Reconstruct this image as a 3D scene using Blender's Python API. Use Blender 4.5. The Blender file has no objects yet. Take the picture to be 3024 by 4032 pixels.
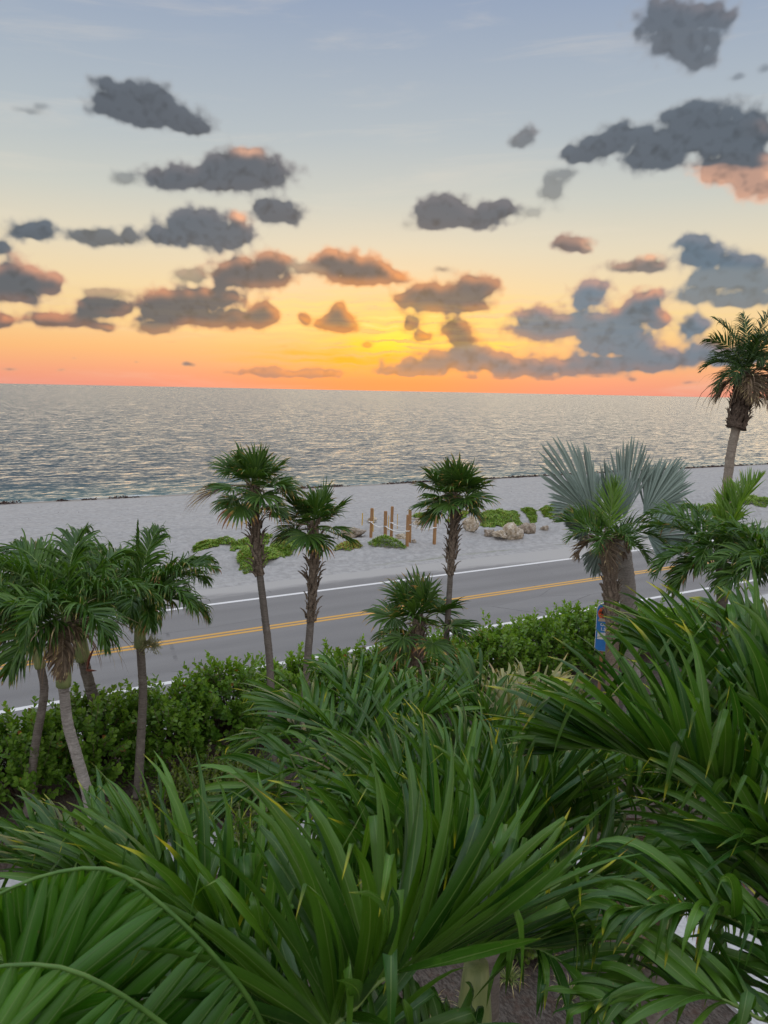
import bpy, math, random
import numpy as np
from mathutils import Vector, Matrix

scene = bpy.context.scene
COL = scene.collection
R = math.radians

# ------------------------------------------------------------------ camera
# ground frame: X runs along the road, Y from the garden out to the sea, Z up
TH = R(30.8)                    # the camera looks 30.8 degrees off the road's normal
CAM_H = 7.8
ROLL = math.atan2(58.5, 3024)
PITCH = R(8.9615)
FPX = 1661.7                    # focal length in units of a 1659 x 2212 picture
hf = np.array([math.sin(TH), math.cos(TH), 0.0])
Rt = np.array([math.cos(TH), -math.sin(TH), 0.0])
UPZ = np.array([0, 0, 1.0])
FW = hf * math.cos(PITCH) - UPZ * math.sin(PITCH)
U0 = hf * math.sin(PITCH) + UPZ * math.cos(PITCH)
CX = math.cos(ROLL) * Rt + math.sin(ROLL) * U0
CY = -math.sin(ROLL) * Rt + math.cos(ROLL) * U0
CPOS = np.array([0, 0, CAM_H])
LEFT = -Rt

cam_d = bpy.data.cameras.new('camera')
cam = bpy.data.objects.new('camera', cam_d)
COL.objects.link(cam)
M = Matrix((tuple(CX) + (0,), tuple(CY) + (0,), tuple(-FW) + (0,), (0, 0, 0, 1))).transposed()
M.translation = Vector(CPOS)
cam.matrix_world = M
cam_d.sensor_fit = 'VERTICAL'
cam_d.sensor_height = 36.0
cam_d.lens = 36.0 * 3029 / 4032
cam_d.clip_start = 0.05
cam_d.clip_end = 90000
cam_d.dof.use_dof = True
cam_d.dof.focus_distance = 14.0
cam_d.dof.aperture_fstop = 9.0
scene.camera = cam


def ray(x, y):
    """direction through a point of the 1659 x 2212 picture, with unit depth"""
    return FW + (x - 829.5) / FPX * CX - (y - 1106) / FPX * CY


def at(x, y, depth):
    return CPOS + ray(x, y) * depth


def ground(x, y, z=0.0):
    r = ray(x, y)
    return CPOS + r * ((z - CAM_H) / r[2])


def azel(x, y):
    r = ray(x, y)
    return (math.degrees(math.atan2(r @ Rt, r @ hf)), math.degrees(math.atan2(r[2], math.hypot(r[0], r[1]))))


# ------------------------------------------------------------------ world, sun, exposure
SUN_AZ, SUN_EL = azel(838, 742)
SUN_DIR = (math.sin(R(SUN_AZ)) * Rt + math.cos(R(SUN_AZ)) * hf) * math.cos(R(SUN_EL)) + UPZ * math.sin(R(SUN_EL))


def lin(r, g, b):
    f = lambda c: (c / 255) / 12.92 if c / 255 <= 0.04045 else ((c / 255 + 0.055) / 1.055) ** 2.4
    return (f(r), f(g), f(b), 1.0)


def perlin(x, y, seed):
    rng = np.random.RandomState(seed)
    n = 256
    g = rng.rand(n, n).astype(np.float32) * 2 * np.pi
    gx, gy = np.cos(g), np.sin(g)
    xi = np.floor(x).astype(np.int32); yi = np.floor(y).astype(np.int32)
    fx = (x - xi).astype(np.float32); fy = (y - yi).astype(np.float32)
    xi &= 255; yi &= 255
    x1 = (xi + 1) & 255; y1 = (yi + 1) & 255
    u = fx * fx * fx * (fx * (fx * 6 - 15) + 10); v = fy * fy * fy * (fy * (fy * 6 - 15) + 10)
    d = lambda a, b, px, py: gx[a, b] * px + gy[a, b] * py
    n0 = d(xi, yi, fx, fy); n1 = d(x1, yi, fx - 1, fy)
    n2 = d(xi, y1, fx, fy - 1); n3 = d(x1, y1, fx - 1, fy - 1)
    a = n0 + u * (n1 - n0); b = n2 + u * (n3 - n2)
    return (a + v * (b - a)) * 1.4


def fbm(x, y, seed, octv=5, gain=0.5):
    s = 0; a = 1.0; f = 1.0
    for i in range(octv):
        s = s + a * perlin(x * f + 17.3 * i, y * f - 9.1 * i, seed + i)
        a *= gain; f *= 2.03
    return s


def sstep(e0, e1, x):
    t = np.clip((x - e0) / (e1 - e0), 0, 1)
    return t * t * (3 - 2 * t)


# clouds: (lit, blue, density, [(x, y, rx, ry) ...]) seen from the shore
CLOUDS = [
    (0.0, 0.1, 1.0, [(262, 222, 78, 38), (330, 216, 46, 36), (348, 252, 90, 34), (425, 277, 42, 16)]),
    (0.0, 0.1, 0.45, [(60, 240, 36, 8), (88, 228, 26, 9)]),
    (0.04, 0.15, 1.0, [(440, 388, 112, 30), (550, 372, 88, 42), (505, 362, 50, 34), (362, 392, 48, 20)]),
    (0.85, 0.1, 0.9, [(533, 336, 28, 18)]),
    (0.0, 0.1, 0.55, [(262, 386, 34, 19)]),
    (0.0, 0.15, 1.0, [(604, 460, 56, 25), (566, 445, 24, 13)]),
    (0.03, 0.25, 1.0, [(432, 504, 98, 38), (442, 478, 52, 26), (500, 512, 46, 26), (352, 514, 36, 16)]),
    (0.8, 0.1, 0.9, [(516, 480, 22, 20)]),
    (0.0, 0.2, 1.0, [(65, 500, 62, 23), (0, 535, 18, 12)]),
    (0.0, 0.1, 0.85, [(210, 513, 64, 21), (276, 512, 22, 20)]),
    (0.45, 0.0, 1.0, [(540, 597, 88, 34), (590, 570, 36, 26), (500, 592, 46, 28)]),
    (0.15, 0.0, 0.6, [(415, 596, 36, 18), (640, 575, 30, 12)]),
    (0.55, 0.0, 1.0, [(740, 576, 66, 34), (716, 560, 32, 20), (812, 586, 50, 25), (852, 597, 30, 15), (775, 606, 50, 13)]),
    (0.25, 0.0, 0.7, [(672, 582, 44, 12)]),
    (0.03, 0.2, 1.0, [(965, 455, 60, 32), (1010, 476, 84, 22), (1085, 453, 46, 20), (924, 472, 22, 26)]),
    (0.0, 0.1, 0.4, [(880, 487, 18, 12), (1150, 460, 30, 12)]),
    (0.25, 0.1, 1.0, [(1232, 530, 46, 19)]),
    (0.7, 0.1, 0.7, [(1268, 532, 18, 13)]),
    (0.0, 0.2, 1.0, [(1300, 318, 58, 30), (1342, 290, 34, 28), (1412, 330, 76, 42), (1500, 290, 104, 52), (1492, 250, 52, 22), (1600, 300, 90, 62), (1244, 336, 30, 18)]),
    (0.85, 0.05, 0.95, [(1560, 372, 70, 34), (1640, 395, 46, 46), (1625, 285, 30, 16)]),
    (0.0, 0.1, 0.6, [(1195, 410, 34, 40), (1228, 375, 30, 14)]),
    (0.05, 0.1, 0.7, [(1140, 290, 30, 22), (1118, 305, 24, 12)]),
    (0.05, 0.1, 0.78, [(1430, 44, 66, 54), (1478, 98, 82, 44), (1500, 32, 86, 30), (1556, 40, 40, 18), (1508, 130, 48, 24)]),
    (0.0, 0.1, 0.5, [(1648, 150, 22, 11), (1592, 166, 24, 9)]),
    (0.5, 0.05, 1.0, [(30, 606, 66, 42), (98, 613, 42, 25), (20, 640, 74, 18)]),
    (0.45, 0.0, 1.0, [(208, 668, 56, 20), (100, 692, 56, 18), (172, 697, 62, 14), (262, 668, 30, 14)]),
    (0.2, 0.0, 0.6, [(240, 636, 52, 13), (190, 632, 26, 12)]),
    (0.45, 0.0, 1.0, [(376, 662, 88, 33), (445, 645, 82, 20), (420, 690, 100, 20), (500, 692, 60, 22)]),
    (0.45, 0.0, 1.0, [(570, 682, 32, 30)]),
    (0.5, 0.0, 0.8, [(330, 712, 58, 12), (226, 706, 28, 9)]),
    (0.5, 0.0, 1.0, [(737, 697, 40, 25), (700, 703, 42, 10), (660, 690, 16, 16), (736, 668, 16, 13)]),
    (0.35, 0.1, 1.0, [(940, 647, 82, 30), (1022, 626, 52, 30), (900, 641, 42, 20), (1000, 662, 62, 15)]),
    (0.1, 0.1, 0.7, [(956, 582, 24, 10)]),
    (0.4, 0.0, 1.0, [(886, 702, 27, 22), (916, 727, 26, 12)]),
    (0.35, 0.0, 1.0, [(985, 708, 34, 26), (998, 736, 36, 13)]),
    (0.25, 0.2, 0.85, [(1375, 576, 76, 15)]),
    (0.7, 0.1, 0.7, [(1404, 558, 24, 8)]),
    (0.05, 0.7, 1.0, [(1522, 552, 62, 27), (1502, 526, 36, 20), (1592, 566, 62, 18)]),
    (0.05, 0.8, 0.8, [(1565, 602, 92, 26), (1625, 612, 62, 38), (1510, 636, 66, 20), (1600, 650, 70, 14)]),
    (0.3, 1.0, 1.0, [(1180, 712, 94, 30), (1160, 686, 46, 25), (1272, 642, 42, 32), (1284, 702, 92, 30), (1332, 742, 96, 30), (1298, 620, 24, 14)]),
    (0.55, 0.7, 1.0, [(1384, 672, 52, 34), (1400, 648, 36, 22), (1422, 692, 24, 20)]),
    (0.1, 1.0, 1.0, [(1500, 706, 40, 26)]),
    (0.3, 0.9, 1.0, [(1000, 788, 175, 20), (1012, 768, 62, 18), (880, 803, 84, 12), (1072, 788, 44, 24), (1150, 796, 92, 20), (1262, 791, 112, 19), (1384, 791, 84, 16)]),
    (0.15, 1.0, 1.0, [(1442, 778, 54, 22), (1530, 768, 64, 26), (1595, 774, 64, 22)]),
    (0.35, 0.7, 0.8, [(560, 806, 92, 9), (652, 809, 82, 11), (590, 800, 30, 10), (702, 806, 52, 10)]),
    (0.1, 0.5, 0.9, [(408, 787, 18, 6)]),
    (0.1, 0.3, 0.7, [(160, 775, 11, 4), (295, 783, 10, 3), (612, 750, 14, 3), (28, 799, 28, 3), (132, 801, 12, 3), (375, 740, 22, 3)]),
    (0.1, 0.6, 0.6, [(1485, 826, 24, 4), (1090, 818, 32, 4), (1180, 817, 24, 5), (1300, 815, 32, 5), (1370, 822, 18, 5), (1010, 815, 30, 4)]),
    (0.5, 0.0, 1.0, [(5, 692, 42, 19)]),
    (0.6, 0.0, 0.9, [(797, 746, 22, 8)]),
]


def blur(A, r):
    r = int(max(1, r))
    for _ in range(2):
        for ax in (0, 1):
            P = np.concatenate([np.repeat(A.take([0], ax), r + 1, ax), A, np.repeat(A.take([-1], ax), r, ax)], ax)
            c = np.cumsum(P, ax, dtype=np.float64)
            n = A.shape[ax]
            A = ((c.take(range(2 * r + 1, 2 * r + 1 + n), ax) - c.take(range(0, n), ax)) / (2 * r + 1)).astype(np.float32)
    return A


def cloud_pixels(az0, az1, el0, el1, w, h, blobs, seed, hot=()):
    """blobs: az, el, r_az, r_el, lit, blue, dens (degrees) -> cloud colour and cover"""
    X, Y = np.meshgrid(np.linspace(az0, az1, w, dtype=np.float32), np.linspace(el0, el1, h, dtype=np.float32))
    fr = 0.62 + 0.75 * sstep(16, 1, Y)            # lower clouds are farther off and finer
    fr = np.round(fr * 8) / 8 * 0 + 1.0
    n1 = fbm(X * 0.5, Y * 0.6, seed, 3); n2 = fbm(X * 0.5 + 40, Y * 0.6 + 11, seed + 20, 3)
    bil = 0; a_ = 1.0; f_ = 1.0
    for o in range(5):                             # billows: rounded lumps
        bil = bil + a_ * (1 - 2.2 * np.abs(perlin(X * 0.75 * f_ + 0.35 * n1 + 7.7 * o, Y * 0.95 * f_ + 0.35 * n2 + 3.1 * o, seed + 40 + o)))
        a_ *= 0.55; f_ *= 2.0
    bil = bil * 0.42
    det = fbm(X * 1.3, Y * 1.5, seed + 60, 5, 0.58)
    Xw = X + 0.34 * n1; Yw = Y + 0.20 * n2
    F = np.full(X.shape, -1.5, np.float32)
    lit = np.zeros_like(F); blue = np.zeros_like(F); dens = np.zeros_like(F); ws = np.full_like(F, 1e-4)
    sx = (w - 1) / (az1 - az0); sy = (h - 1) / (el1 - el0)
    for (a, e, ra, re, l, b, dn) in blobs:
        re = re * 1.08
        i0 = int(max(0, (e - re * 2.4 - 0.8 - el0) * sy)); i1 = int(min(h, (e + re * 2.4 + 0.8 - el0) * sy))
        j0 = int(max(0, (a - ra * 2.2 - 1.2 - az0) * sx)); j1 = int(min(w, (a + ra * 2.2 + 1.2 - az0) * sx))
        if i1 <= i0 or j1 <= j0:
            continue
        sl = (slice(i0, i1), slice(j0, j1))
        sc = min(1.0, 0.25 + re / 1.3)
        dx = (X[sl] + (Xw[sl] - X[sl]) * sc - a) / ra; dy = (Y[sl] + (Yw[sl] - Y[sl]) * sc - e) / re
        dy = np.where(dy < 0, dy * 1.2, dy)
        r2 = dx * dx + dy * dy
        f = (1.0 - np.sqrt(r2 + 1e-6)) * (0.75 + 0.25 * min(1, re / 0.8))
        F[sl] = np.maximum(F[sl], f) + 0.18 * np.exp(-np.abs(F[sl] - f) * 6) * (F[sl] > -1)
        wg = np.exp(-r2 * 2.2)
        lit[sl] += wg * l; blue[sl] += wg * b; dens[sl] += wg * dn; ws[sl] += wg
    lit /= ws; blue /= ws; dens /= ws
    body = sstep(-0.5, 0.3, F)
    fine = fbm(X * 3.4 + n1, Y * 3.8 + n2, seed + 130, 4, 0.6)
    big = fbm(X * 0.62 + 0.5 * n2, Y * 0.85 + 0.5 * n1, seed + 150, 3, 0.6)
    T = F * 1.9 + (0.80 * bil + 0.62 * det + 0.55 * big) * (0.6 + 0.4 * body) + 0.40 * fine + 0.02 + 0.9 * np.clip(F - 0.12, 0, 1) - 0.10 * (1 - dens) + (1 - dens) * 0.5 * det
    T = np.where(F <= -1.2, -1, T)
    Tb = 0.55 * blur(T, 0.11 * sy) + 0.45 * blur(T, 0.24 * sy)
    T = 0.84 * Tb + 0.16 * T + 0.15
    wide = 1.22 + 0.9 * (1 - dens)
    alpha = np.clip(T / wide, 0, 1); alpha = (alpha ** 1.2) * np.clip(dens * 1.05, 0, 1)
    alpha = alpha * alpha * (3 - 2 * alpha) * 0.6 + alpha * 0.4
    th = blur(np.clip(T, 0, 1.6), 0.08 * sy)
    core = sstep(0.15, 1.25, th)
    soft = blur(core, 0.22 * sy)
    sh = lambda A, dy_, dx_: np.roll(np.roll(A, dy_, 0), dx_, 1)
    k = max(2, int(0.45 * sy))
    top = np.clip(soft - sh(soft, -k, -k // 3), 0, 1)
    bot = np.clip(soft - sh(soft, k, 0), 0, 1)
    puff = np.clip(0.5 + 1.1 * blur(bil + 0.4 * det, max(1, 0.05 * sy)), 0, 1)
    sd = np.hypot((X - SUN_AZ) * 0.5, (Y - SUN_EL))
    near = np.exp(-(sd / 7.5) ** 2)[..., None]
    near2 = np.exp(-(sd / 4.6) ** 2)[..., None]
    c3 = lambda r, g, b: np.array(lin(r, g, b)[:3], np.float32)
    gap = sstep(11, 2, Y)[..., None]
    edge = (c3(150, 152, 155) * (1 - gap) + c3(190, 168, 144) * gap) * (1 - near2) + c3(255, 170, 62) * near2
    dark = c3(80, 85, 93) * (1 - blue[..., None]) + c3(90, 112, 130) * blue[..., None]
    dark = dark * (1 - 0.5 * near2) + c3(92, 78, 76) * 0.5 * near2
    litc = (c3(246, 188, 156) * (1 - gap) + c3(244, 150, 104) * gap) * (1 - near) + c3(255, 152, 54) * near
    c = core[..., None]; p = puff[..., None]
    rgb = edge * (1 - c) + dark * c
    rgb = rgb * (1 + (0.55 * (p - 0.5) + 0.22 * top[..., None] - 0.10 * bot[..., None]) * (0.4 + 0.6 * c))
    hi = (sstep(0.60, 0.8, lit) * sstep(7.5, 10, Y))[..., None]
    rim = (1 - c) * (0.25 + 0.75 * p)
    lf = lit[..., None] * ((0.75 + 1.3 * near) * rim + 1.5 * top[..., None] * (0.25 + p) + 1.3 * bot[..., None] * (0.2 + 0.8 * near))
    band = np.exp(-((th - 0.28) / 0.26) ** 2)[..., None]
    lf = lf + near * np.clip(gap + near2, 0, 1) * band * (0.6 + 0.5 * p) * np.clip(1.15 - blue[..., None], 0, 1)
    lf = np.clip(lf + 0.40 * hi * (1 - near) * (0.3 + p), 0, 0.95)
    rgb = rgb * (1 - lf) + litc * lf
    for (a, e, ra, re, amt, col) in hot:
        q = ((X - a + 0.25 * n1) / ra) ** 2 + ((Y - e + 0.16 * n2) / re) ** 2
        st = np.clip(0.75 + 1.3 * fbm(X * 0.22, Y * 3.2 + n1 * 0.5, seed + 70, 4), 0, 1.8)
        g = np.clip(amt * np.exp(-q) * st, 0, 1) * (1 - np.clip(alpha * 1.1, 0, 1) * 0.94)
        na = g + alpha * (1 - g)
        rgb = (np.array(col, np.float32) * g[..., None] + rgb * (alpha * (1 - g))[..., None]) / np.maximum(na, 1e-4)[..., None]
        alpha = na
    out = np.concatenate([np.clip(rgb, 0, 3), np.clip(alpha, 0, 1)[..., None]], -1).astype(np.float32)
    out[0, :, 3] = 0; out[-1, :, 3] = 0; out[:, 0, 3] = 0; out[:, -1, 3] = 0
    return out


def cloud_image(name, az0, az1, el0, el1, w, h, blobs, seed, hot=()):
    out = cloud_pixels(az0, az1, el0, el1, w, h, blobs, seed, hot)
    im = bpy.data.images.new(name, w, h, alpha=True, float_buffer=True)
    im.colorspace_settings.name = 'Non-Color'
    im.alpha_mode = 'CHANNEL_PACKED'
    im.pixels.foreach_set(out.ravel())
    im.update()
    return im


front_blobs = []
for lit_, blue_, dn_, bl in CLOUDS:
    for (x, y, rx, ry) in bl:
        a, e = azel(x, y)
        a1, _ = azel(x + rx, y); a0, _ = azel(x - rx, y)
        _, e1 = azel(x, y - ry); _, e0 = azel(x, y + ry)
        front_blobs.append((a, e, (a1 - a0) / 2 * 1.12, (e1 - e0) / 2 * 1.15, lit_, blue_, dn_))
AZW, ELT = 40.0, 34.0
rg = random.Random(5)
rear_blobs = []
for i in range(150):
    a = rg.uniform(-180, 180); e = rg.choice((2, 4, 6, 9, 13, 18, 24)) + rg.uniform(-1, 3)
    if abs(a) < 31 and e < 29:
        continue
    ra = rg.uniform(1.5, 4.5) * (0.6 + e / 25); re = ra * rg.uniform(0.25, 0.45)
    li = rg.uniform(0, 0.5)
    for k in range(rg.randint(2, 4)):
        b = (a + rg.uniform(-1, 1) * ra, e + rg.uniform(-0.4, 0.6) * re, ra * rg.uniform(0.5, 1), re * rg.uniform(0.6, 1), li, rg.uniform(0, 0.7), 0.9)
        rear_blobs.append(b)
        if abs(a) < AZW and abs(b[0]) > 29:
            front_blobs.append(b)
hs = azel(826, 748)
hs2 = azel(880, 700); hs3 = azel(800, 770)
def hot_spot(x, y, ra, re, amt, col, k=1.0):
    a, e = azel(x, y)
    return (a, e, ra, re, amt, tuple(k * c for c in lin(*col)[:3]))


hot = [hot_spot(840, 690, 17.0, 1.4, 0.6, (255, 224, 132)), hot_spot(780, 775, 6.5, 0.8, 0.8, (255, 172, 40)),
       hot_spot(900, 705, 5.0, 1.2, 1.1, (255, 218, 70)), hot_spot(820, 748, 2.8, 0.65, 1.5, (255, 204, 8), 1.15), hot_spot(850, 738, 1.2, 0.65, 1.8, (255, 236, 40), 1.25), hot_spot(1000, 745, 4.0, 0.25, 1.5, (255, 222, 90))]
img_front = cloud_image('cloud_cover_west', -AZW, AZW, -0.5, ELT, 1440, 640, front_blobs, 3, hot)
img_rear = cloud_image('cloud_cover_round', -180, 180, -0.5, ELT + 6, 1800, 220, rear_blobs, 200)

world = bpy.data.worlds.new('World')
scene.world = world
world.use_nodes = True
nt = world.node_tree
nt.nodes.clear()


class NB:
    def __init__(s, tree): s.t = tree
    def n(s, typ, **kw):
        nd = s.t.nodes.new(typ)
        for k, v in kw.items(): setattr(nd, k, v)
        return nd
    def lk(s, a, b): s.t.links.new(a, b)
    def m(s, op, a, b=None, c=None, clamp=False):
        nd = s.n('ShaderNodeMath', operation=op, use_clamp=clamp)
        for i, v in enumerate((a, b, c)):
            if v is None: continue
            if isinstance(v, (int, float)): nd.inputs[i].default_value = v
            else: s.lk(v, nd.inputs[i])
        return nd.outputs[0]
    def dot(s, v, d):
        nd = s.n('ShaderNodeVectorMath', operation='DOT_PRODUCT')
        s.lk(v, nd.inputs[0]); nd.inputs[1].default_value = tuple(d)
        return nd.outputs['Value']
    def ramp(s, f, stops, interp='LINEAR'):
        nd = s.n('ShaderNodeValToRGB')
        cr = nd.color_ramp; cr.interpolation = interp
        while len(cr.elements) > 1: cr.elements.remove(cr.elements[-1])
        cr.elements[0].position = stops[0][0]; cr.elements[0].color = stops[0][1]
        for p, c in stops[1:]:
            e = cr.elements.new(p); e.color = c
        s.lk(f, nd.inputs[0])
        return nd.outputs['Color']
    def mix(s, f, a, b, blend='MIX'):
        nd = s.n('ShaderNodeMix', data_type='RGBA', blend_type=blend)
        for sock, v in ((nd.inputs[0], f), (nd.inputs[6], a), (nd.inputs[7], b)):
            if isinstance(v, (int, float)): sock.default_value = v
            elif isinstance(v, tuple): sock.default_value = v if len(v) == 4 else v + (1,)
            else: s.lk(v, sock)
        return nd.outputs[2]
    def mrange(s, v, a, b, c, d, smooth=True):
        nd = s.n('ShaderNodeMapRange', interpolation_type='SMOOTHSTEP' if smooth else 'LINEAR')
        s.lk(v, nd.inputs[0])
        for i, q in enumerate((a, b, c, d)): nd.inputs[i + 1].default_value = q
        return nd.outputs[0]
    def noise(s, vec, scale, detail=3, rough=0.5, dist=0.0):
        nd = s.n('ShaderNodeTexNoise')
        nd.inputs['Scale'].default_value = scale; nd.inputs['Detail'].default_value = detail
        nd.inputs['Roughness'].default_value = rough; nd.inputs['Distortion'].default_value = dist
        if vec is not None: s.lk(vec, nd.inputs['Vector'])
        return nd.outputs[0]
    def mapping(s, vec, scale=(1, 1, 1), loc=(0, 0, 0), rot=(0, 0, 0)):
        nd = s.n('ShaderNodeMapping')
        nd.inputs['Scale'].default_value = scale; nd.inputs['Location'].default_value = loc; nd.inputs['Rotation'].default_value = rot
        s.lk(vec, nd.inputs['Vector'])
        return nd.outputs[0]
    def obj(s): return s.n('ShaderNodeTexCoord').outputs['Object']
    def sep(s, v):
        nd = s.n('ShaderNodeSeparateXYZ'); s.lk(v, nd.inputs[0]); return nd.outputs
    def bump(s, h, strength=0.5, dist=0.1, normal=None):
        nd = s.n('ShaderNodeBump'); nd.inputs['Strength'].default_value = strength; nd.inputs['Distance'].default_value = dist
        s.lk(h, nd.inputs['Height'])
        if normal is not None: s.lk(normal, nd.inputs['Normal'])
        return nd.outputs[0]


w = NB(nt)
D = w.n('ShaderNodeTexCoord').outputs['Generated']
fx = w.dot(D, hf); rx_ = w.dot(D, Rt); uz = w.dot(D, UPZ)
el = w.m('MULTIPLY', w.m('ARCSINE', w.m('MINIMUM', w.m('MAXIMUM', uz, -1.0), 1.0)), 180 / math.pi)
az = w.m('MULTIPLY', w.m('ARCTAN2', rx_, fx), 180 / math.pi)
elp = w.m('DIVIDE', w.m('MAXIMUM', el, 0.0), 90.0, clamp=True)
E_ = lambda d: d / 90.0
front = w.ramp(elp, [(0.0, lin(236, 150, 132)), (E_(1.0), lin(243, 164, 130)), (E_(2.6), lin(250, 188, 126)), (E_(4.5), lin(248, 208, 148)),
                     (E_(7), lin(244, 218, 172)), (E_(10), lin(228, 217, 192)), (E_(13), lin(205, 207, 198)), (E_(17), lin(182, 192, 198)), (E_(25), lin(150, 166, 191)),
                     (E_(45), lin(158, 170, 190)), (1.0, lin(176, 182, 192))])
back = w.ramp(elp, [(0.0, lin(196, 184, 186)), (E_(6), lin(212, 198, 198)), (E_(18), lin(208, 204, 208)), (E_(45), lin(192, 194, 202)), (1.0, lin(176, 182, 192))])
sunh = SUN_DIR * np.array([1, 1, 0]); sunh = sunh / np.linalg.norm(sunh)
horiz = w.m('SQRT', w.m('MAXIMUM', w.m('SUBTRACT', 1.0, w.m('MULTIPLY', uz, uz)), 1e-5))
ca = w.m('DIVIDE', w.dot(D, sunh), horiz)
backf = w.mrange(ca, 0.78, -0.6, 0.0, 1.0)
sky = w.mix(backf, front, back)
SKY_UNSEEN_GAIN = 3.0  # sky out of view brightened beyond the visible sky to light the foreground
unseen_fill = w.m('MAXIMUM', w.mrange(el, 27, 62, 0.0, 1.0), w.m('MULTIPLY', backf, w.mrange(el, -2, 40, 0.2, 0.6)))
gain = w.m('ADD', 1.0, w.m('MULTIPLY', unseen_fill, SKY_UNSEEN_GAIN - 1.0))
# soft glow round the hidden sun
da = w.m('SUBTRACT', az, SUN_AZ); de = w.m('SUBTRACT', el, SUN_EL)
q = w.m('ADD', w.m('POWER', w.m('DIVIDE', w.m('ABSOLUTE', da), 8.5), 2.0), w.m('POWER', w.m('DIVIDE', w.m('ABSOLUTE', de), 4.0), 2.0))
glow = w.m('MULTIPLY', w.m('POWER', 2.718, w.m('MULTIPLY', q, -1.0)), 0.48)
sky = w.mix(glow, sky, lin(255, 178, 48))
q2 = w.m('ADD', w.m('POWER', w.m('DIVIDE', w.m('ABSOLUTE', da), 11.0), 2.0), w.m('POWER', w.m('DIVIDE', w.m('ABSOLUTE', w.m('SUBTRACT', el, 0.4)), 1.2), 2.0))
sky = w.mix(w.m('MULTIPLY', w.m('POWER', 2.718, w.m('MULTIPLY', q2, -1.0)), 0.6), sky, lin(250, 118, 70))
# faint cirrus veils
cv = w.n('ShaderNodeCombineXYZ'); w.lk(w.m('MULTIPLY', az, 0.05), cv.inputs[0]); w.lk(w.m('ADD', w.m('MULTIPLY', el, 0.42), w.m('MULTIPLY', az, -0.02)), cv.inputs[1])
veil = w.mrange(w.noise(cv.outputs[0], 1.3, 5, 0.6, 0.4), 0.5, 0.8, 0.0, 0.22)
sky = w.mix(veil, sky, lin(240, 226, 206))


def cloud_layer(base, im, az0, az1, el0, el1):
    c = w.n('ShaderNodeCombineXYZ')
    w.lk(w.m('DIVIDE', w.m('SUBTRACT', az, az0), az1 - az0), c.inputs[0])
    w.lk(w.m('DIVIDE', w.m('SUBTRACT', el, el0), el1 - el0), c.inputs[1])
    t = w.n('ShaderNodeTexImage', image=im, extension='CLIP', interpolation='Cubic')
    w.lk(c.outputs[0], t.inputs[0])
    return w.mix(t.outputs['Alpha'], base, t.outputs['Color'])


sky = cloud_layer(sky, img_rear, -180, 180, -0.5, ELT + 6)
sky = cloud_layer(sky, img_front, -AZW, AZW, -0.5, ELT)
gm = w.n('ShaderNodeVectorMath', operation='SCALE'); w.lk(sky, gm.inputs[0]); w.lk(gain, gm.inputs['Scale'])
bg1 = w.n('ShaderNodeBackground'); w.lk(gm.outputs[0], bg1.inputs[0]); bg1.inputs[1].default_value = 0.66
st = w.n('ShaderNodeTexSky', sky_type='NISHITA', sun_disc=False)
st.sun_elevation = R(max(SUN_EL, 2.0)); st.sun_rotation = math.atan2(SUN_DIR[0], SUN_DIR[1])
st.air_density = 1.0; st.dust_density = 1.0
bg2 = w.n('ShaderNodeBackground'); w.lk(st.outputs[0], bg2.inputs[0]); bg2.inputs[1].default_value = 0.004
ad = w.n('ShaderNodeAddShader'); w.lk(bg1.outputs[0], ad.inputs[0]); w.lk(bg2.outputs[0], ad.inputs[1])
wo = w.n('ShaderNodeOutputWorld'); w.lk(ad.outputs[0], wo.inputs[0])

sun_l = bpy.data.lights.new('sun', 'SUN')
sun_l.energy = 0.66
sun_l.angle = R(68)
sun_l.color = (1.0, 0.80, 0.56)
sun = bpy.data.objects.new('sun', sun_l)
COL.objects.link(sun)
sun.rotation_euler = Vector(tuple(SUN_DIR)).to_track_quat('Z', 'Y').to_euler()
sun.location = (0, 0, 40)

vs = scene.view_settings
vs.view_transform = 'Standard'
vs.look = 'None'
vs.exposure = 0.55
vs.gamma = 1.0
vs.use_curve_mapping = False
cy = scene.cycles
cy.max_bounces = 6; cy.diffuse_bounces = 2; cy.glossy_bounces = 3; cy.transmission_bounces = 4; cy.transparent_max_bounces = 6
cy.caustics_reflective = False; cy.caustics_refractive = False
cy.use_denoising = True
cy.sample_clamp_indirect = 4.0


# ------------------------------------------------------------------ helpers
def mesh(name, verts, faces, mat=None, attr=None, smooth=True):
    me = bpy.data.meshes.new(name)
    verts = np.asarray(verts, np.float32).reshape(-1, 3)
    if isinstance(faces, np.ndarray):
        nf, k = faces.shape
        me.vertices.add(len(verts)); me.vertices.foreach_set('co', verts.ravel())
        me.loops.add(nf * k); me.loops.foreach_set('vertex_index', faces.astype(np.int32).ravel())
        me.polygons.add(nf); me.polygons.foreach_set('loop_start', np.arange(0, nf * k, k, dtype=np.int32))
        me.update(calc_edges=True)
    else:
        me.from_pydata(verts.tolist(), [], faces)
    if smooth and len(me.polygons):
        me.polygons.foreach_set('use_smooth', np.ones(len(me.polygons), bool))
    if attr is not None:
        a = me.color_attributes.new('leaf', 'FLOAT_COLOR', 'POINT')
        a.data.foreach_set('color', np.asarray(attr, np.float32).ravel())
    if mat is not None:
        me.materials.append(mat)
    return me


def obj(name, me, parent=None, loc=(0, 0, 0), kind=None):
    o = bpy.data.objects.new(name, me)
    COL.objects.link(o)
    o.location = tuple(float(v) for v in loc)
    if parent is not None: o.parent = parent
    if kind: o['kind'] = kind
    return o


def thing(name, loc, label, cat, group=None, me=None):
    o = bpy.data.objects.new(name, me)
    COL.objects.link(o)
    o.location = tuple(float(v) for v in loc)
    o['label'] = label; o['category'] = cat
    if group: o['group'] = group
    return o


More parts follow.
